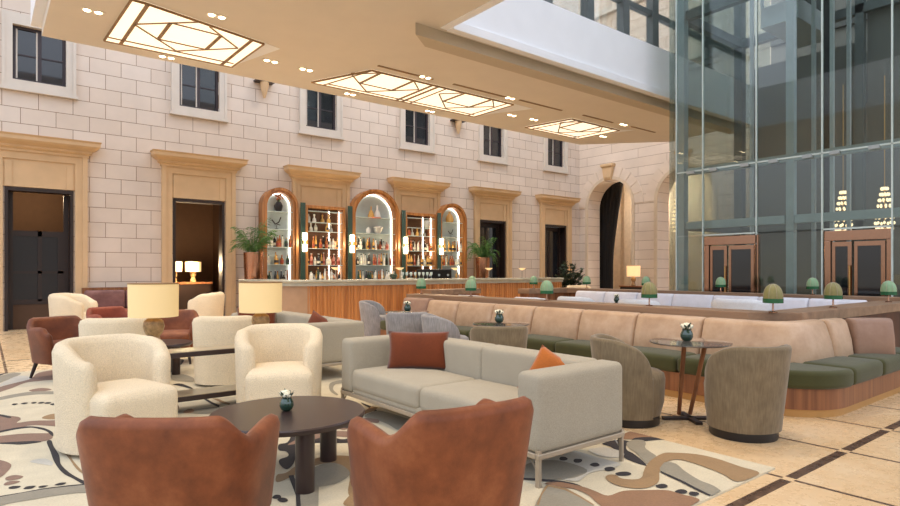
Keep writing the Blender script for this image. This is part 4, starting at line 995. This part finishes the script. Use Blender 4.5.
def barrel_chair(lab, loc, deg, mat, group, sc=1.):
    t = thing('velvet_barrel_chair', lab, 'chair', loc, face(deg), group)
    def hf(s):
        s = abs(s); return .735 if s < .37 else .43+.305*sqrt(max(0, 1-((s-.37)/.63)**2.2))
    MB().tub(.315, .31, .065, hf, .07, 118, 2.2, .16, 64, .04, .735).build('shell', mat, t, smooth=60)
    MB().lathe([(0, .08), (.235, .08), (.265, .2), (.275, .39), (.265, .43), (.23, .452), (.1, .462), (0, .465)], 0, .02, 36).build('seat_cushion', mat, t, smooth=60)
    MB().lathe([(0, 0), (.245, 0), (.25, .01), (.25, .075), (0, .075)], 0, 0, 36).build('base', 'black', t, smooth=40)
    t.scale = (sc, sc, sc); return t
GL = 'leather tub chairs in the lounge'; GB = 'cream boucle chairs in the lounge'; GV = 'grey velvet barrel chairs along the banquette'; GW = 'white tub chairs facing the rear banquette'
leather_chair('cognac leather tub chair with its back to us, left of the round coffee table front', (.72, 2.80, .012), 52, 'leather', GL)
leather_chair('cognac leather tub chair seen from behind, in front of the grey sofa', (1.60, 2.13, .012), 84, 'leather', GL).scale = (1.0, 1.0, 1.05)
a = leather_chair('dark brown leather tub chair standing at the far left edge of the rug', (.82, 8.6, .012), -68, 'leather_dark', GL)
leather_chair('brown leather armchair facing us behind the left table lamp', (2.1, 9.05, .012), -112, 'leather', GL)
leather_chair('red brown leather chair before the wall bench, mostly hidden by the left lamp', (1.68, 10.75, 0), -70, 'leather_red', GL)
b0 = boucle_chair('large cream boucle tub chair nearest at the left, seat turned right', (.775, 5.01, .012), -74, 'boucle', GB)
dup(b0, (2.1, 5.15, .012), face(-112), 'cream boucle tub chair facing us behind the round coffee table')
dup(b0, (2.24, 6.99, .012), face(62), 'cream boucle chair with its flat back to us behind the long low table')
dup(b0, (1.2, 7.46, .012), face(66), 'cream boucle chair whose top shows just behind the nearest left boucle chair')
o = dup(b0, (1.38, 13.1, 0), face(-30), 'cream boucle chair far left before the dark doorway'); o.scale = (1.12,)*3
o = dup(b0, (3.68, 13.1, 0), face(150), 'cream boucle chair in front of the second doorway'); o.scale = (1.08,)*3
v0 = barrel_chair('grey ribbed velvet barrel chair nearest at the right, back to us, on the marble floor', (4.75, 2.27, 0), 70, 'velvet', GV)
dup(v0, (4.40, 3.08, 0), face(-42), 'grey velvet barrel chair right behind the end of the grey sofa')
dup(v0, (4.33, 4.67, 0), face(55), 'grey velvet barrel chair behind the grey sofa back, at the middle bistro table')
v1 = barrel_chair('cool grey velvet barrel chair left of a pair, above the rust cushion', (4.72, 6.98, 0), 60, 'velvet_cool', GV)
dup(v1, (4.76, 6.12, 0), face(-25), 'cool grey velvet barrel chair right of a pair, above the rust cushion')
dup(v1, (5.88, 9.72, 0), face(-45), 'cool grey velvet barrel chair seen side on before the bar front')
w0 = boucle_chair('white tub chair behind the long ledge, second from the right', (9.5, 6.42, 0), 8, 'boucle_pale', GW)
for (x, y, s, lab) in ((9.45, 4.55, 1.1, 'white tub chair behind the long ledge, rightmost and largest'), (9.5, 7.9, 1., 'white tub chair behind the long ledge, left of the small green vase'), (8.6, 8.25, 1., 'white tub chair behind the long ledge, below the end of the bar'), (8.35, 9.75, 1., 'white tub chair behind the long ledge, leftmost of the row')):
    o = dup(w0, (x, y, 0), face(8), lab); o.scale = (s, s, s)
o = dup(v1, (13.5, 11.1, 0), face(-120), 'cream armchair top showing before the dark shrub', 'cream armchairs by the corner'); o.scale = (1.2, 1.2, 1.2)
for c in kids(o):
    if 'base' not in c.name: c.data = c.data.copy(); c.data.materials[0] = M['boucle']

def sofa(lab, loc, group):
    t = thing('sofa', lab, 'sofa', loc, 0, group)
    y0, y1 = -1.24, 1.24
    F = 'grey_fabric'
    for s in (-1, 1):
        MB().rbox((0, s*(y1-.10), .435), (.84, .20, .48), .045, 0, 8).build('arm', F, t, smooth=60)
    for s in (-1, 1):
        MB().rbox((.31, s*.52, .435), (.22, 1.056, .482), .045, 0, 10).build('back', F, t, smooth=60)
        MB().rbox((-.115, s*.52, .32), (.62, 1.036, .19), .05, .015, 10).build('seat_cushion', F, t, smooth=60)
    MB().rbox((-.02, 0, .225), (.78, 2.06, .06), .02, 0, 4).build('seat_frame', F, t, smooth=60)
    MB().box(-.42, .42, y0, y0+.03, .165, .2).box(-.42, .42, y1-.03, y1, .165, .2).box(-.42, -.39, y0+.03, y1-.03, .165, .2).box(.39, .42, y0+.03, y1-.03, .165, .2).build('metal_frame', 'champagne', t, smooth=0, bevel=.006)
    for sx in (-1, 1):
        for sy in (-1, 1):
            MB().prism([(sx*.415, sy*(y1-.005)), (sx*.392, sy*(y1-.005)), (sx*.392, sy*(y1-.028)), (sx*.415, sy*(y1-.035))], 0, .22).add([(sx*.403-.008, sy*(y1-.04), .165), (sx*.403+.008, sy*(y1-.04), .165), (sx*.403+.008, sy*(y1-.09), .165), (sx*.403-.008, sy*(y1-.09), .165), (sx*.403-.008, sy*(y1-.035), .1), (sx*.403+.008, sy*(y1-.035), .1)], [(0, 1, 2, 3), (0, 1, 5, 4), (3, 2, 5, 4)]).build('leg', 'champagne', t, smooth=0)
    return t
s0 = sofa('light grey two seat sofa on slim metal legs beside the coffee table', (3.0, 3.67, .012), 'light grey sofas')
dup(s0, (3.28, 7.62, .012), 0, 'light grey sofa further back, seen from its rear corner before the bar')
def pillow(lab, loc, heading, tilt, w, h, mat, roll=0., name='cushion'):
    m = MB(); n = 14; V = []
    for side in (1, -1):
        for i in range(n+1):
            for j in range(n+1):
                u, v = -1+2*i/n, -1+2*j/n
                pin = 1-.07*(1-u*u)*abs(v)**3; pin2 = 1-.07*(1-v*v)*abs(u)**3
                d = side*.075*((1-u*u)*(1-v*v))**.42
                V.append((u*w/2*pin2, d, h/2+v*h/2*pin))
    F = []; K = (n+1)**2
    for s in (0, 1):
        for i in range(n):
            for j in range(n):
                a = s*K+i*(n+1)+j; F.append((a, a+1, a+n+2, a+n+1))
    m.add(V, F)
    o = m.build(name, mat, None, smooth=80)
    bm = bmesh.new(); bm.from_mesh(o.data); bmesh.ops.remove_doubles(bm, verts=bm.verts, dist=.0005); bmesh.ops.recalc_face_normals(bm, faces=bm.faces); bm.to_mesh(o.data); bm.free()
    o.location = loc; o.rotation_euler = (tilt, roll, heading); return tag(o, lab, 'cushion', 'velvet cushions on the sofas')
pillow('rust brown velvet cushion on the far end of the near grey sofa', (3.02, 4.30, .43), radians(-42), radians(-14), .55, .34, 'rust')
pillow('orange velvet cushion tucked behind the near arm of the grey sofa', (3.10, 2.93, .375), radians(-66), radians(-12), .36, .36, 'orange', radians(28))
pillow('rust cushion standing on the rear grey sofa behind the right table lamp', (3.1, 8.45, .43), radians(-25), radians(-14), .56, .36, 'rust')
pillow('small orange brown cushion on the rear grey sofa, nearer its right end', (3.38, 7.15, .42), radians(-70), radians(-12), .42, .32, 'rust', radians(22))

# ------------------------------------------------------------------ tables
t = thing('round_coffee_table', 'round dark coffee table on thick column legs between the leather chairs', 'coffee table', (1.54, 3.63, .0))
MB().lathe([(0, .355), (.44, .355), (.478, .365), (.485, .38), (.485, .392), (.478, .40), (0, .40)], 0, 0, 72).build('table_top', 'espresso', t, smooth=40)
for x, y in ((-.06, -.38), (.31, .06), (-.26, .2)): MB().cyl((x, y, .013), (x, y, .356), .056, .056, 28).build('leg', 'espresso', t, smooth=40)
t = thing('console_table', 'long low two tier table with glossy tops behind the boucle chairs', 'table', (1.75, 5.86, .0))
for nm, z in (('table_top', .52), ('lower_shelf', .12)):
    MB().box(-.72, .72, -.17, .15, z, z+.045).build(nm, 'espresso', t, smooth=0, bevel=.004)
    MB().box(-.71, .71, -.16, .14, z+.045, z+.05).build('top_inlay', 'gloss_top', kids(t)[-1], smooth=0)
for x in (-.66, .66): MB().box(x-.03, x+.03, -.14, .12, .0, .52).build('leg', 'espresso', t, smooth=0)
t = thing('round_coffee_table', 'small round dark table behind the long low table', 'coffee table', (1.74, 8.15, .0))
MB().lathe([(0, .36), (.38, .36), (.4, .38), (.39, .40), (0, .40)], 0, 0, 48).build('table_top', 'espresso', t, smooth=40)
for x, y in ((.15, -.24), (-.2, .05), (.16, .2)): MB().cyl((x, y, .013), (x, y, .36), .05, .05, 20).build('leg', 'espresso', t, smooth=40)
def bistro(lab, loc, deg=40):
    t = thing('bistro_table', lab, 'table', loc, radians(deg), 'bistro tables along the banquettes')
    MB().lathe([(0, .665), (.325, .665), (.34, .672), (.34, .68), (0, .685)], 0, 0, 48).build('table_top', 'table_glass', t, smooth=40)
    MB().box(-.24, .24, -.03, .03, 0, .025).box(-.03, .03, -.2, .2, 0, .025).build('foot', 'dark_leg', t, smooth=0, bevel=.005)
    for s in (-1, 1): MB().prism([(-.02, -.012), (.02, -.012), (.02, .012), (-.02, .012)], 0, .01).cyl((s*.05, .12*1, .02), (s*.09, -.10, .665), .018, .02, 10).build('leg', 'walnut', t)
    return t
q0 = bistro('round bistro table with slanted wooden legs by the nearest barrel chair', (4.87, 2.79, 0), -38)
dup(q0, (4.82, 5.15, 0), radians(-38), 'round bistro table beyond the middle of the grey sofa')
dup(q0, (5.1, 7.55, 0), radians(-38), 'round bistro table at the far end of the long banquette')
dup(q0, (9.85, 7.2, 0), radians(-38), 'round bistro table among the white chairs, before the rear banquette')
def vase(lab, loc, sc=1.):
    t = thing('flower_vase', lab, 'vase', loc, 0, 'small green vases with cream roses')
    MB().lathe([(0, 0), (.022, 0), (.034, .01), (.043, .03), (.043, .05), (.034, .066), (.03, .075), (.034, .08), (.028, .08), (.02, .06), (0, .055)], 0, 0, 18).build('glass_vase', 'vase_glass', t)
    m = MB(); random.seed(4)
    for a, r, z in ((0, 0, .11), (2.2, .022, .105), (4.4, .02, .1)):
        c = (r*cos(a), r*sin(a), z); m.ball(c, .018, 8, 5)
        for k in range(7): m.ball((c[0]+.014*cos(k*.9), c[1]+.014*sin(k*.9), c[2]+.004*(k % 3)-.004), .0125, 6, 4)
    m.build('roses', 'petal', t)
    m = MB()
    for k in range(9):
        a = k*.7; p = (.02*cos(a), .02*sin(a), .075); q = (.05*cos(a), .05*sin(a), .105+.012*(k % 3)); w = (-sin(a)*.012, cos(a)*.012)
        mx = tuple((p[i]+q[i])/2 for i in range(3)); m.add([p, (mx[0]+w[0], mx[1]+w[1], mx[2]+.006), q, (mx[0]-w[0], mx[1]-w[1], mx[2]+.006)], [(0, 1, 2, 3)])
    m.build('leaves', 'leaf_dark', t, smooth=0, recalc=False); t.scale = (sc,)*3; return t
vs = vase('small green glass vase with cream roses on the round coffee table', (1.54, 3.66, .401), 1.05)
for loc, lab in (((4.87, 2.82, .686), 'small green vase with a cream rose on the nearest bistro table'), ((4.82, 5.18, .686), 'small green vase with a cream rose on the bistro table beyond the grey sofa'), ((5.08, 7.5, .686), 'small green vase on the bistro table at the far end of the banquette'), ((9.82, 7.17, .686), 'tiny green vase on the table among the white chairs')):
    dup(vs, loc, .6, lab).scale = (1.25,)*3

# lamps
def big_lamp(lab, loc, w=.205, h=.30, z0=.32, sm='shade', base=True):
    t = thing('table_lamp', lab, 'lamp', loc, 0, 'lamps with linen drum shades')
    MB().lathe([(w, z0), (w+.003, z0+h), (w-.004, z0+h), (w-.006, z0)], 0, 0, 40).build('lamp_shade', sm, t, smooth=30)
    MB().lathe([(w-.001, z0+h-.008), (w+.006, z0+h-.008), (w+.006, z0+h+.002), (w-.002, z0+h+.002)], 0, 0, 40).build('shade_trim', 'lattice', kids(t)[-1], smooth=30)
    MB().lathe([(0, 0), (.075, 0), (.085, .02), (.06, .1), (.05, .14), (.075, .18), (.09, .23), (.08, .28), (.05, .305), (0, .31)], 0, 0, 24).build('stone_base', 'stone_base', t)
    MB().cyl((0, 0, .3), (0, 0, z0+h*.6), .008, n=8).build('stem', 'brass', t)
    return t
L0 = big_lamp('table lamp with wide linen shade and stone ball base, left of the two near ones', (1.21, 5.85, .57))
L1 = dup(L0, (2.19, 5.85, .57), 0, 'table lamp with wide linen shade, right of the two near ones')
for x in (1.21, 2.19):
    li = bpy.data.lights.new('lamp_or_fill', 'POINT'); li.energy = 11; li.color = (1, .74, .45); li.shadow_soft_size = .07
    lo = bpy.data.objects.new('lamp_or_fill', li); COL.objects.link(lo); lo.location = (x, 5.85, 1.06)
# far lamps: in the second doorway and by the pier
t = thing('side_table', 'low console carrying two lamps inside the second doorway', 'table', (4.6, 18.2, 0))
MB().box(-.9, .7, -.2, .2, .92, .98).build('table_top', 'walnut', t, smooth=0); MB().box(-.85, .65, -.18, .18, 0, .92).build('cabinet', 'dark_wood', t, smooth=0)
for x, lab in ((4.28, 'left lamp of the pair glowing inside the second doorway'), (4.80, 'right lamp of the pair glowing inside the second doorway')):
    o = big_lamp(lab, (x, 18.15, .98), .215, .29, .3, 'shade_far'); o['group'] = 'far linen lamps'
t = thing('side_table', 'narrow console against the pier between the stone arches', 'table', (18.75, 12.95, 0))
MB().box(-.2, .2, -.5, .5, .72, .76).build('table_top', 'walnut', t, smooth=0); MB().box(-.17, .17, -.46, .46, 0, .72).build('cabinet', 'dark_wood', t, smooth=0)
big_lamp('lit lamp with square white shade before the pier between the arches', (18.75, 12.95, .76), .24, .4, .34, 'shade_far')
for p, e in (((9.5, 13, 12.6), 500), ((14, 13, 12.6), 500), ((4.55, 17.6, 1.5), 130), ((1.0, 18.6, 3.2), 60), ((18.75, 12.95, 1.25), 40), ((21.8, 14.2, 4.6), 170), ((21.8, 10.8, 4.6), 25)):  # mixes real lamp bulbs with added, fixtureless fills for gallery, loggia and first doorway
    li = bpy.data.lights.new('lamp_or_fill', 'POINT'); li.energy = e; li.color = (1, .9, .78) if p[0] > 20 or p[2] > 9 else (1, .74, .45); li.shadow_soft_size = .1
    lo = bpy.data.objects.new('lamp_or_fill', li); COL.objects.link(lo); lo.location = p

# ------------------------------------------------------------------ banquettes
def sweep_cushion(path, th, z0, z1, tilt, r=.05):
    """rounded cushion swept along a plan path; its outer side leans back with height"""
    m = MB(); V = []; n = len(path)
    sec = [(0, z0+r*.6), (r*.3, z0+r*.12), (r, z0), (th-r, z0), (th, z0+r*.5), (th, z1-r), (th-r*.3, z1-r*.25), (th-r, z1), (r, z1), (r*.3, z1-r*.3), (0, z1-r), (-.012, (z0+z1)/2)]
    K = len(sec); R = []
    for i in range(n):
        a = path[max(0, i-1)]; b = path[min(n-1, i+1)]; L = hypot(b[0]-a[0], b[1]-a[1]); nx, ny = (b[1]-a[1])/L, -(b[0]-a[0])/L
        R.append((path[i][0], path[i][1], nx, ny))
    def put(x, y, nx, ny, k, dx=0, dy=0):
        zc = (z0+z1)/2
        for u, z in sec:
            uu = th/2+(u-th/2)*k; zz = zc+(z-zc)*(1-(1-k)*.12)
            o = uu+tilt*(z-z0)
            V.append((x+nx*o+dx, y+ny*o+dy, zz))
    a, b = R[0], R[1]; L = hypot(b[0]-a[0], b[1]-a[1]); tx, ty = (b[0]-a[0])/L, (b[1]-a[1])/L
    put(*a, .5); put(*a, .85, tx*.012, ty*.012)
    put(*a, 1, tx*.035, ty*.035)
    for q in R[1:-1]: put(*q, 1)
    a, b = R[-1], R[-2]; L = hypot(b[0]-a[0], b[1]-a[1]); tx, ty = (b[0]-a[0])/L, (b[1]-a[1])/L
    put(*a, 1, tx*.035, ty*.035); put(*a, .85, tx*.012, ty*.012); put(*a, .5)
    N = len(V)//K
    m.add(V, [(i*K+j, i*K+(j+1) % K, (i+1)*K+(j+1) % K, (i+1)*K+j) for i in range(N-1) for j in range(K)]+[tuple(range(K))[::-1], tuple(range((N-1)*K, N*K))])
    return m
def line(a, b, n=6): return [(a[0]+(b[0]-a[0])*k/n, a[1]+(b[1]-a[1])*k/n) for k in range(n+1)]
def arc(cx, cy, r, a0, a1, n=8): return [(cx+r*cos(radians(a0+(a1-a0)*k/n)), cy+r*sin(radians(a0+(a1-a0)*k/n))) for k in range(n+1)]
bq = thing('corner_banquette', 'long corner banquette with sand leather backs, green seats and walnut plinth', 'banquette', (0, 0, 0))
outer = [(5.58, 9.1)]+arc(6.13, 2.55, .55, 180, 270, 12)+[(8.3, 2.0)]
body = outer+[(8.3, 2.48), (6.25, 2.48), (6.25, 9.1)]
MB().prism(body, .07, .26).build('plinth', 'walnut', bq, smooth=40)
inset = [(5.6, 9.08)]+arc(6.13, 2.55, .53, 180, 270, 12)+[(8.28, 2.02), (8.28, 2.46), (6.23, 2.46), (6.23, 9.08)]
MB().prism(inset, 0, .07).build('toe_kick', 'tan_base', bq, smooth=40)
SEAM = [9.1, 8.33, 7.5, 6.66, 5.82, 4.99, 4.16, 3.34, 2.62]
for a, b in zip(SEAM[:-1], SEAM[1:]):
    MB().rbox((5.82, (a+b)/2, .34), (.54, a-b-.006, .17), .05, .012, 6).build('seat_cushion', 'green', bq, smooth=60)
cc = [(5.56, 2.61)]+arc(6.11, 2.5, .55, 180, 268, 10)+[(6.18, 1.95), (6.18, 2.61)]
MB().prism(cc, .255, .42).build('corner_seat_cushion', 'green', bq, smooth=50, bevel=.04, seg=4)
for x0, x1 in ((6.19, 6.98), (6.99, 7.64), (7.65, 8.29)):
    MB().rbox(((x0+x1)/2, 2.22, .34), (x1-x0-.006, .54, .17), .05, .012, 6).build('seat_cushion', 'green', bq, smooth=60)
for i, (a, b) in enumerate(zip(SEAM[1:-2], SEAM[2:-1])):
    sweep_cushion(line((5.97, b+.006), (5.97, a-.006)), .17, .385, .80, .25).build('back_cushion', 'leather_sand', bq, smooth=60)
sweep_cushion([(6.80, 2.30), (6.65, 2.31), (6.5, 2.32), (6.36, 2.34), (6.22, 2.38), (6.1, 2.46), (6.01, 2.58), (5.975, 2.72), (5.97, 2.9), (5.97, 3.1), (5.97, 3.333)], .17, .385, .80, .25).build('corner_back_cushion', 'leather_sand', bq, smooth=60)
sweep_cushion(line((7.17, 2.25), (6.81, 2.30), 3), .15, .385, .80, .2).build('back_cushion', 'leather_sand', bq, smooth=60)
sweep_cushion([(7.50, 1.98), (7.42, 2.06), (7.32, 2.16), (7.18, 2.24)], .15, .385, .80, .12).build('back_cushion', 'leather_taupe', bq, smooth=60)['label'] = 'taupe end cushion'
sweep_cushion([(5.97, 8.34), (5.97, 8.55), (5.94, 8.75), (5.87, 8.92)][::1], .17, .385, .82, .25).build('end_back_cushion', 'leather_taupe', bq, smooth=60)
lg = thing('banquette_ledge', 'long walnut ledge wall behind the corner banquette carrying green lamps', 'partition', (0, 0, 0))
MB().prism([(6.27, 9.3), (6.27, 2.95), (6.62, 2.56), (10.2, 2.52), (10.2, 2.92), (6.66, 2.92), (6.66, 9.3)], .76, .87).build('ledge_top', 'ledge', lg, smooth=0, bevel=.006)
MB().prism([(6.31, 9.26), (6.31, 2.97), (6.64, 2.6), (10.16, 2.56), (10.16, 2.88), (6.62, 2.88), (6.62, 9.26)], 0, .76).build('partition_body', 'walnut_dark', lg, smooth=0)
for x, y in ((1.6, 2.2), (4.0, 2.2), (1.6, 4.6), (4.2, 4.6), (1.6, 7.2), (4.4, 7.2), (5.6, 3.4), (5.8, 6.4)):  # added spots with no fixture, warming the seats from above
    li = bpy.data.lights.new('downlight_or_fill', 'SPOT'); li.energy = SEAT_FILL; li.spot_size = radians(80); li.spot_blend = .8; li.color = (1., .82, .6); li.shadow_soft_size = .08
    lo = bpy.data.objects.new('downlight_or_fill', li); COL.objects.link(lo); lo.location = (x, y, CZ-.05)
b2 = thing('rear_banquette', 'rear banquette with pale white backs before the glass tower', 'banquette', (0, 0, 0))
MB().box(10.36, 11.0, 3.1, 9.35, 0, .26).build('plinth', 'walnut', b2, smooth=0)
y = 9.1; k = 0
while y > 3.9:
    MB().rbox((10.62, y-.415, .34), (.54, .824, .17), .05, .012, 4).build('seat_cushion', 'green', b2, smooth=60)
    sweep_cushion(line((10.78, y-.826), (10.78, y-.004)), .14, .40, .84, .25).build('back_cushion', 'leather_skylit', b2, smooth=60)
    y -= .83; k += 1
l2 = thing('banquette_ledge', 'rear walnut ledge wall behind the white banquette, before the glass tower', 'partition', (0, 0, 0))
MB().prism([(11.06, 9.5), (9.75, 9.5), (9.75, 9.85), (11.42, 9.85), (11.42, 2.4), (11.06, 2.4)], .78, .89).build('ledge_top', 'ledge', l2, smooth=0, bevel=.006)
MB().prism([(11.1, 9.54), (9.79, 9.54), (9.79, 9.81), (11.38, 9.81), (11.38, 2.44), (11.1, 2.44)], 0, .78).build('partition_body', 'walnut', l2, smooth=0)
l3 = thing('banquette_ledge', 'short walnut ledge wall before the bar, behind the leftmost white chair', 'partition', (0, 0, 0))
MB().box(7.7, 9.15, 10.45, 10.8, .78, .89).build('ledge_top', 'ledge', l3, smooth=0, bevel=.006)
MB().box(7.74, 9.11, 10.49, 10.76, 0, .78).build('partition_body', 'walnut', l3, smooth=0)
wb = thing('wall_bench', 'plum brown leather bench against the wall between the first two doorways', 'bench', (2.62, 15.4, 0))
MB().rbox((0, -.05, .22), (1.66, .6, .42), .05, .0, 6).build('seat', 'leather_red', wb, smooth=60)
for s in (-1, 1): MB().rbox((s*.415, .2, .64), (.82, .16, .44), .06, 0, 6).build('back_cushion', 'leather_mauve', wb, smooth=60)
MB().box(-.85, .85, .29, .4, 0, .92).build('back_board', 'walnut', wb, smooth=0)
# mushroom lamps on the ledges
def dome(lab, loc, mat, group):
    t = thing('dome_lamp', lab, 'lamp', loc, 0, group)
    MB().lathe([(0, 0), (.045, 0), (.045, .01), (.012, .018), (.009, .03), (.009, .2), (0, .2)], 0, 0, 14).build('stem', 'bronze', t)
    MB().lathe([(.1, .145), (.101, .175), (.097, .205), (.085, .24), (.065, .27), (.035, .29), (0, .297)], 0, 0, 20).build('lamp_shade', mat, t)
    m = MB()
    for k in range(8):
        a = 2*pi*k/8; m.path([((r+.001)*cos(a), (r+.001)*sin(a), z) for r, z in ((.1, .145), (.101, .175), (.097, .205), (.085, .24), (.065, .27), (.035, .29), (.005, .297))], .0022, 5)
    m.build('shade_ribs', 'champagne', kids(t)[-1])
    t.scale = (.93, .93, 1)
    MB().lathe([(.098, .1), (.104, .1), (.104, .146), (.098, .146)], 0, 0, 20).build('glass_rim', 'lamp_rim', kids(t)[-1])
    return t
GD = 'green dome lamps on the ledges'
d0 = dome('olive green dome lamp on the long ledge, just left of the nearest bistro table', (6.45, 4.23, .87), 'lamp_fabric_olive', GD)
d1 = dome('sage green dome lamp on the long ledge at its far left end', (6.45, 9.07, .87), 'lamp_fabric', GD)
dup(d1, (6.45, 7.63, .87), 0, 'sage green dome lamp on the long ledge, before the end of the mirrored shelf')
dup(d1, (6.45, 5.92, .87), 0, 'sage green dome lamp on the long ledge below the right doorway')
dup(d0, (6.42, 2.76, .87), 0, 'olive green dome lamp on the ledge corner above the corner banquette')
dup(d0, (7.85, 2.7, .87), 0, 'olive green dome lamp on the cross ledge, between the corner lamp and the right edge')
dup(d1, (9.83, 2.7, .87), 0, 'pale green dome lamp at the right edge of the view')
dup(d1, (9.0, 10.6, .89), 0, 'pale green dome lamp on the short ledge, just left of a nearer one')
dup(d1, (10.1, 9.68, .89), 0, 'pale green dome lamp at the rear, beside the bar end')
dup(d1, (11.24, 9.05, .89), 0, 'pale green dome lamp on the rear ledge before the curtain arch')
dup(d1, (11.24, 7.45, .89), 0, 'pale green dome lamp on the rear ledge below the lit pier lamp')
dup(d1, (11.24, 5.8, .89), 0, 'pale green dome lamp on the rear ledge before the left bronze door')
dup(d1, (11.24, 4.18, .89), 0, 'pale green dome lamp on the rear ledge left of the right bronze door')

# ------------------------------------------------------------------ light and camera
w = bpy.data.worlds.new('sky'); SC.world = w; w.use_nodes = True
wt = w.node_tree; bg = wt.nodes['Background']
geo = wt.nodes.new('ShaderNodeTexCoord'); sp = wt.nodes.new('ShaderNodeSeparateXYZ'); wt.links.new(geo.outputs['Generated'], sp.inputs[0])
rp = wt.nodes.new('ShaderNodeValToRGB'); e = rp.color_ramp.elements
e[0].position = .0; e[0].color = SKY_LOW; e[1].position = .35; e[1].color = SKY_TOP
wt.links.new(sp.outputs['Z'], rp.inputs['Fac']); wt.links.new(rp.outputs['Color'], bg.inputs['Color'])
bg.inputs['Strength'].default_value = SKY_POWER
cd = bpy.data.cameras.new('camera'); cam = bpy.data.objects.new('camera', cd); COL.objects.link(cam)
cam.location = (0, 0, 1.3); cam.rotation_euler = (radians(90), 0, radians(51.8-90))
cd.sensor_width = 36; cd.lens = 594/900*36; cd.shift_y = 18/900; cd.clip_start = .05; cd.clip_end = 200
SC.camera = cam
SC.view_settings.view_transform = 'Standard'; SC.view_settings.look = 'None'; SC.view_settings.gamma = 1
SC.view_settings.exposure = EXPOSURE; SC.view_settings.use_curve_mapping = False
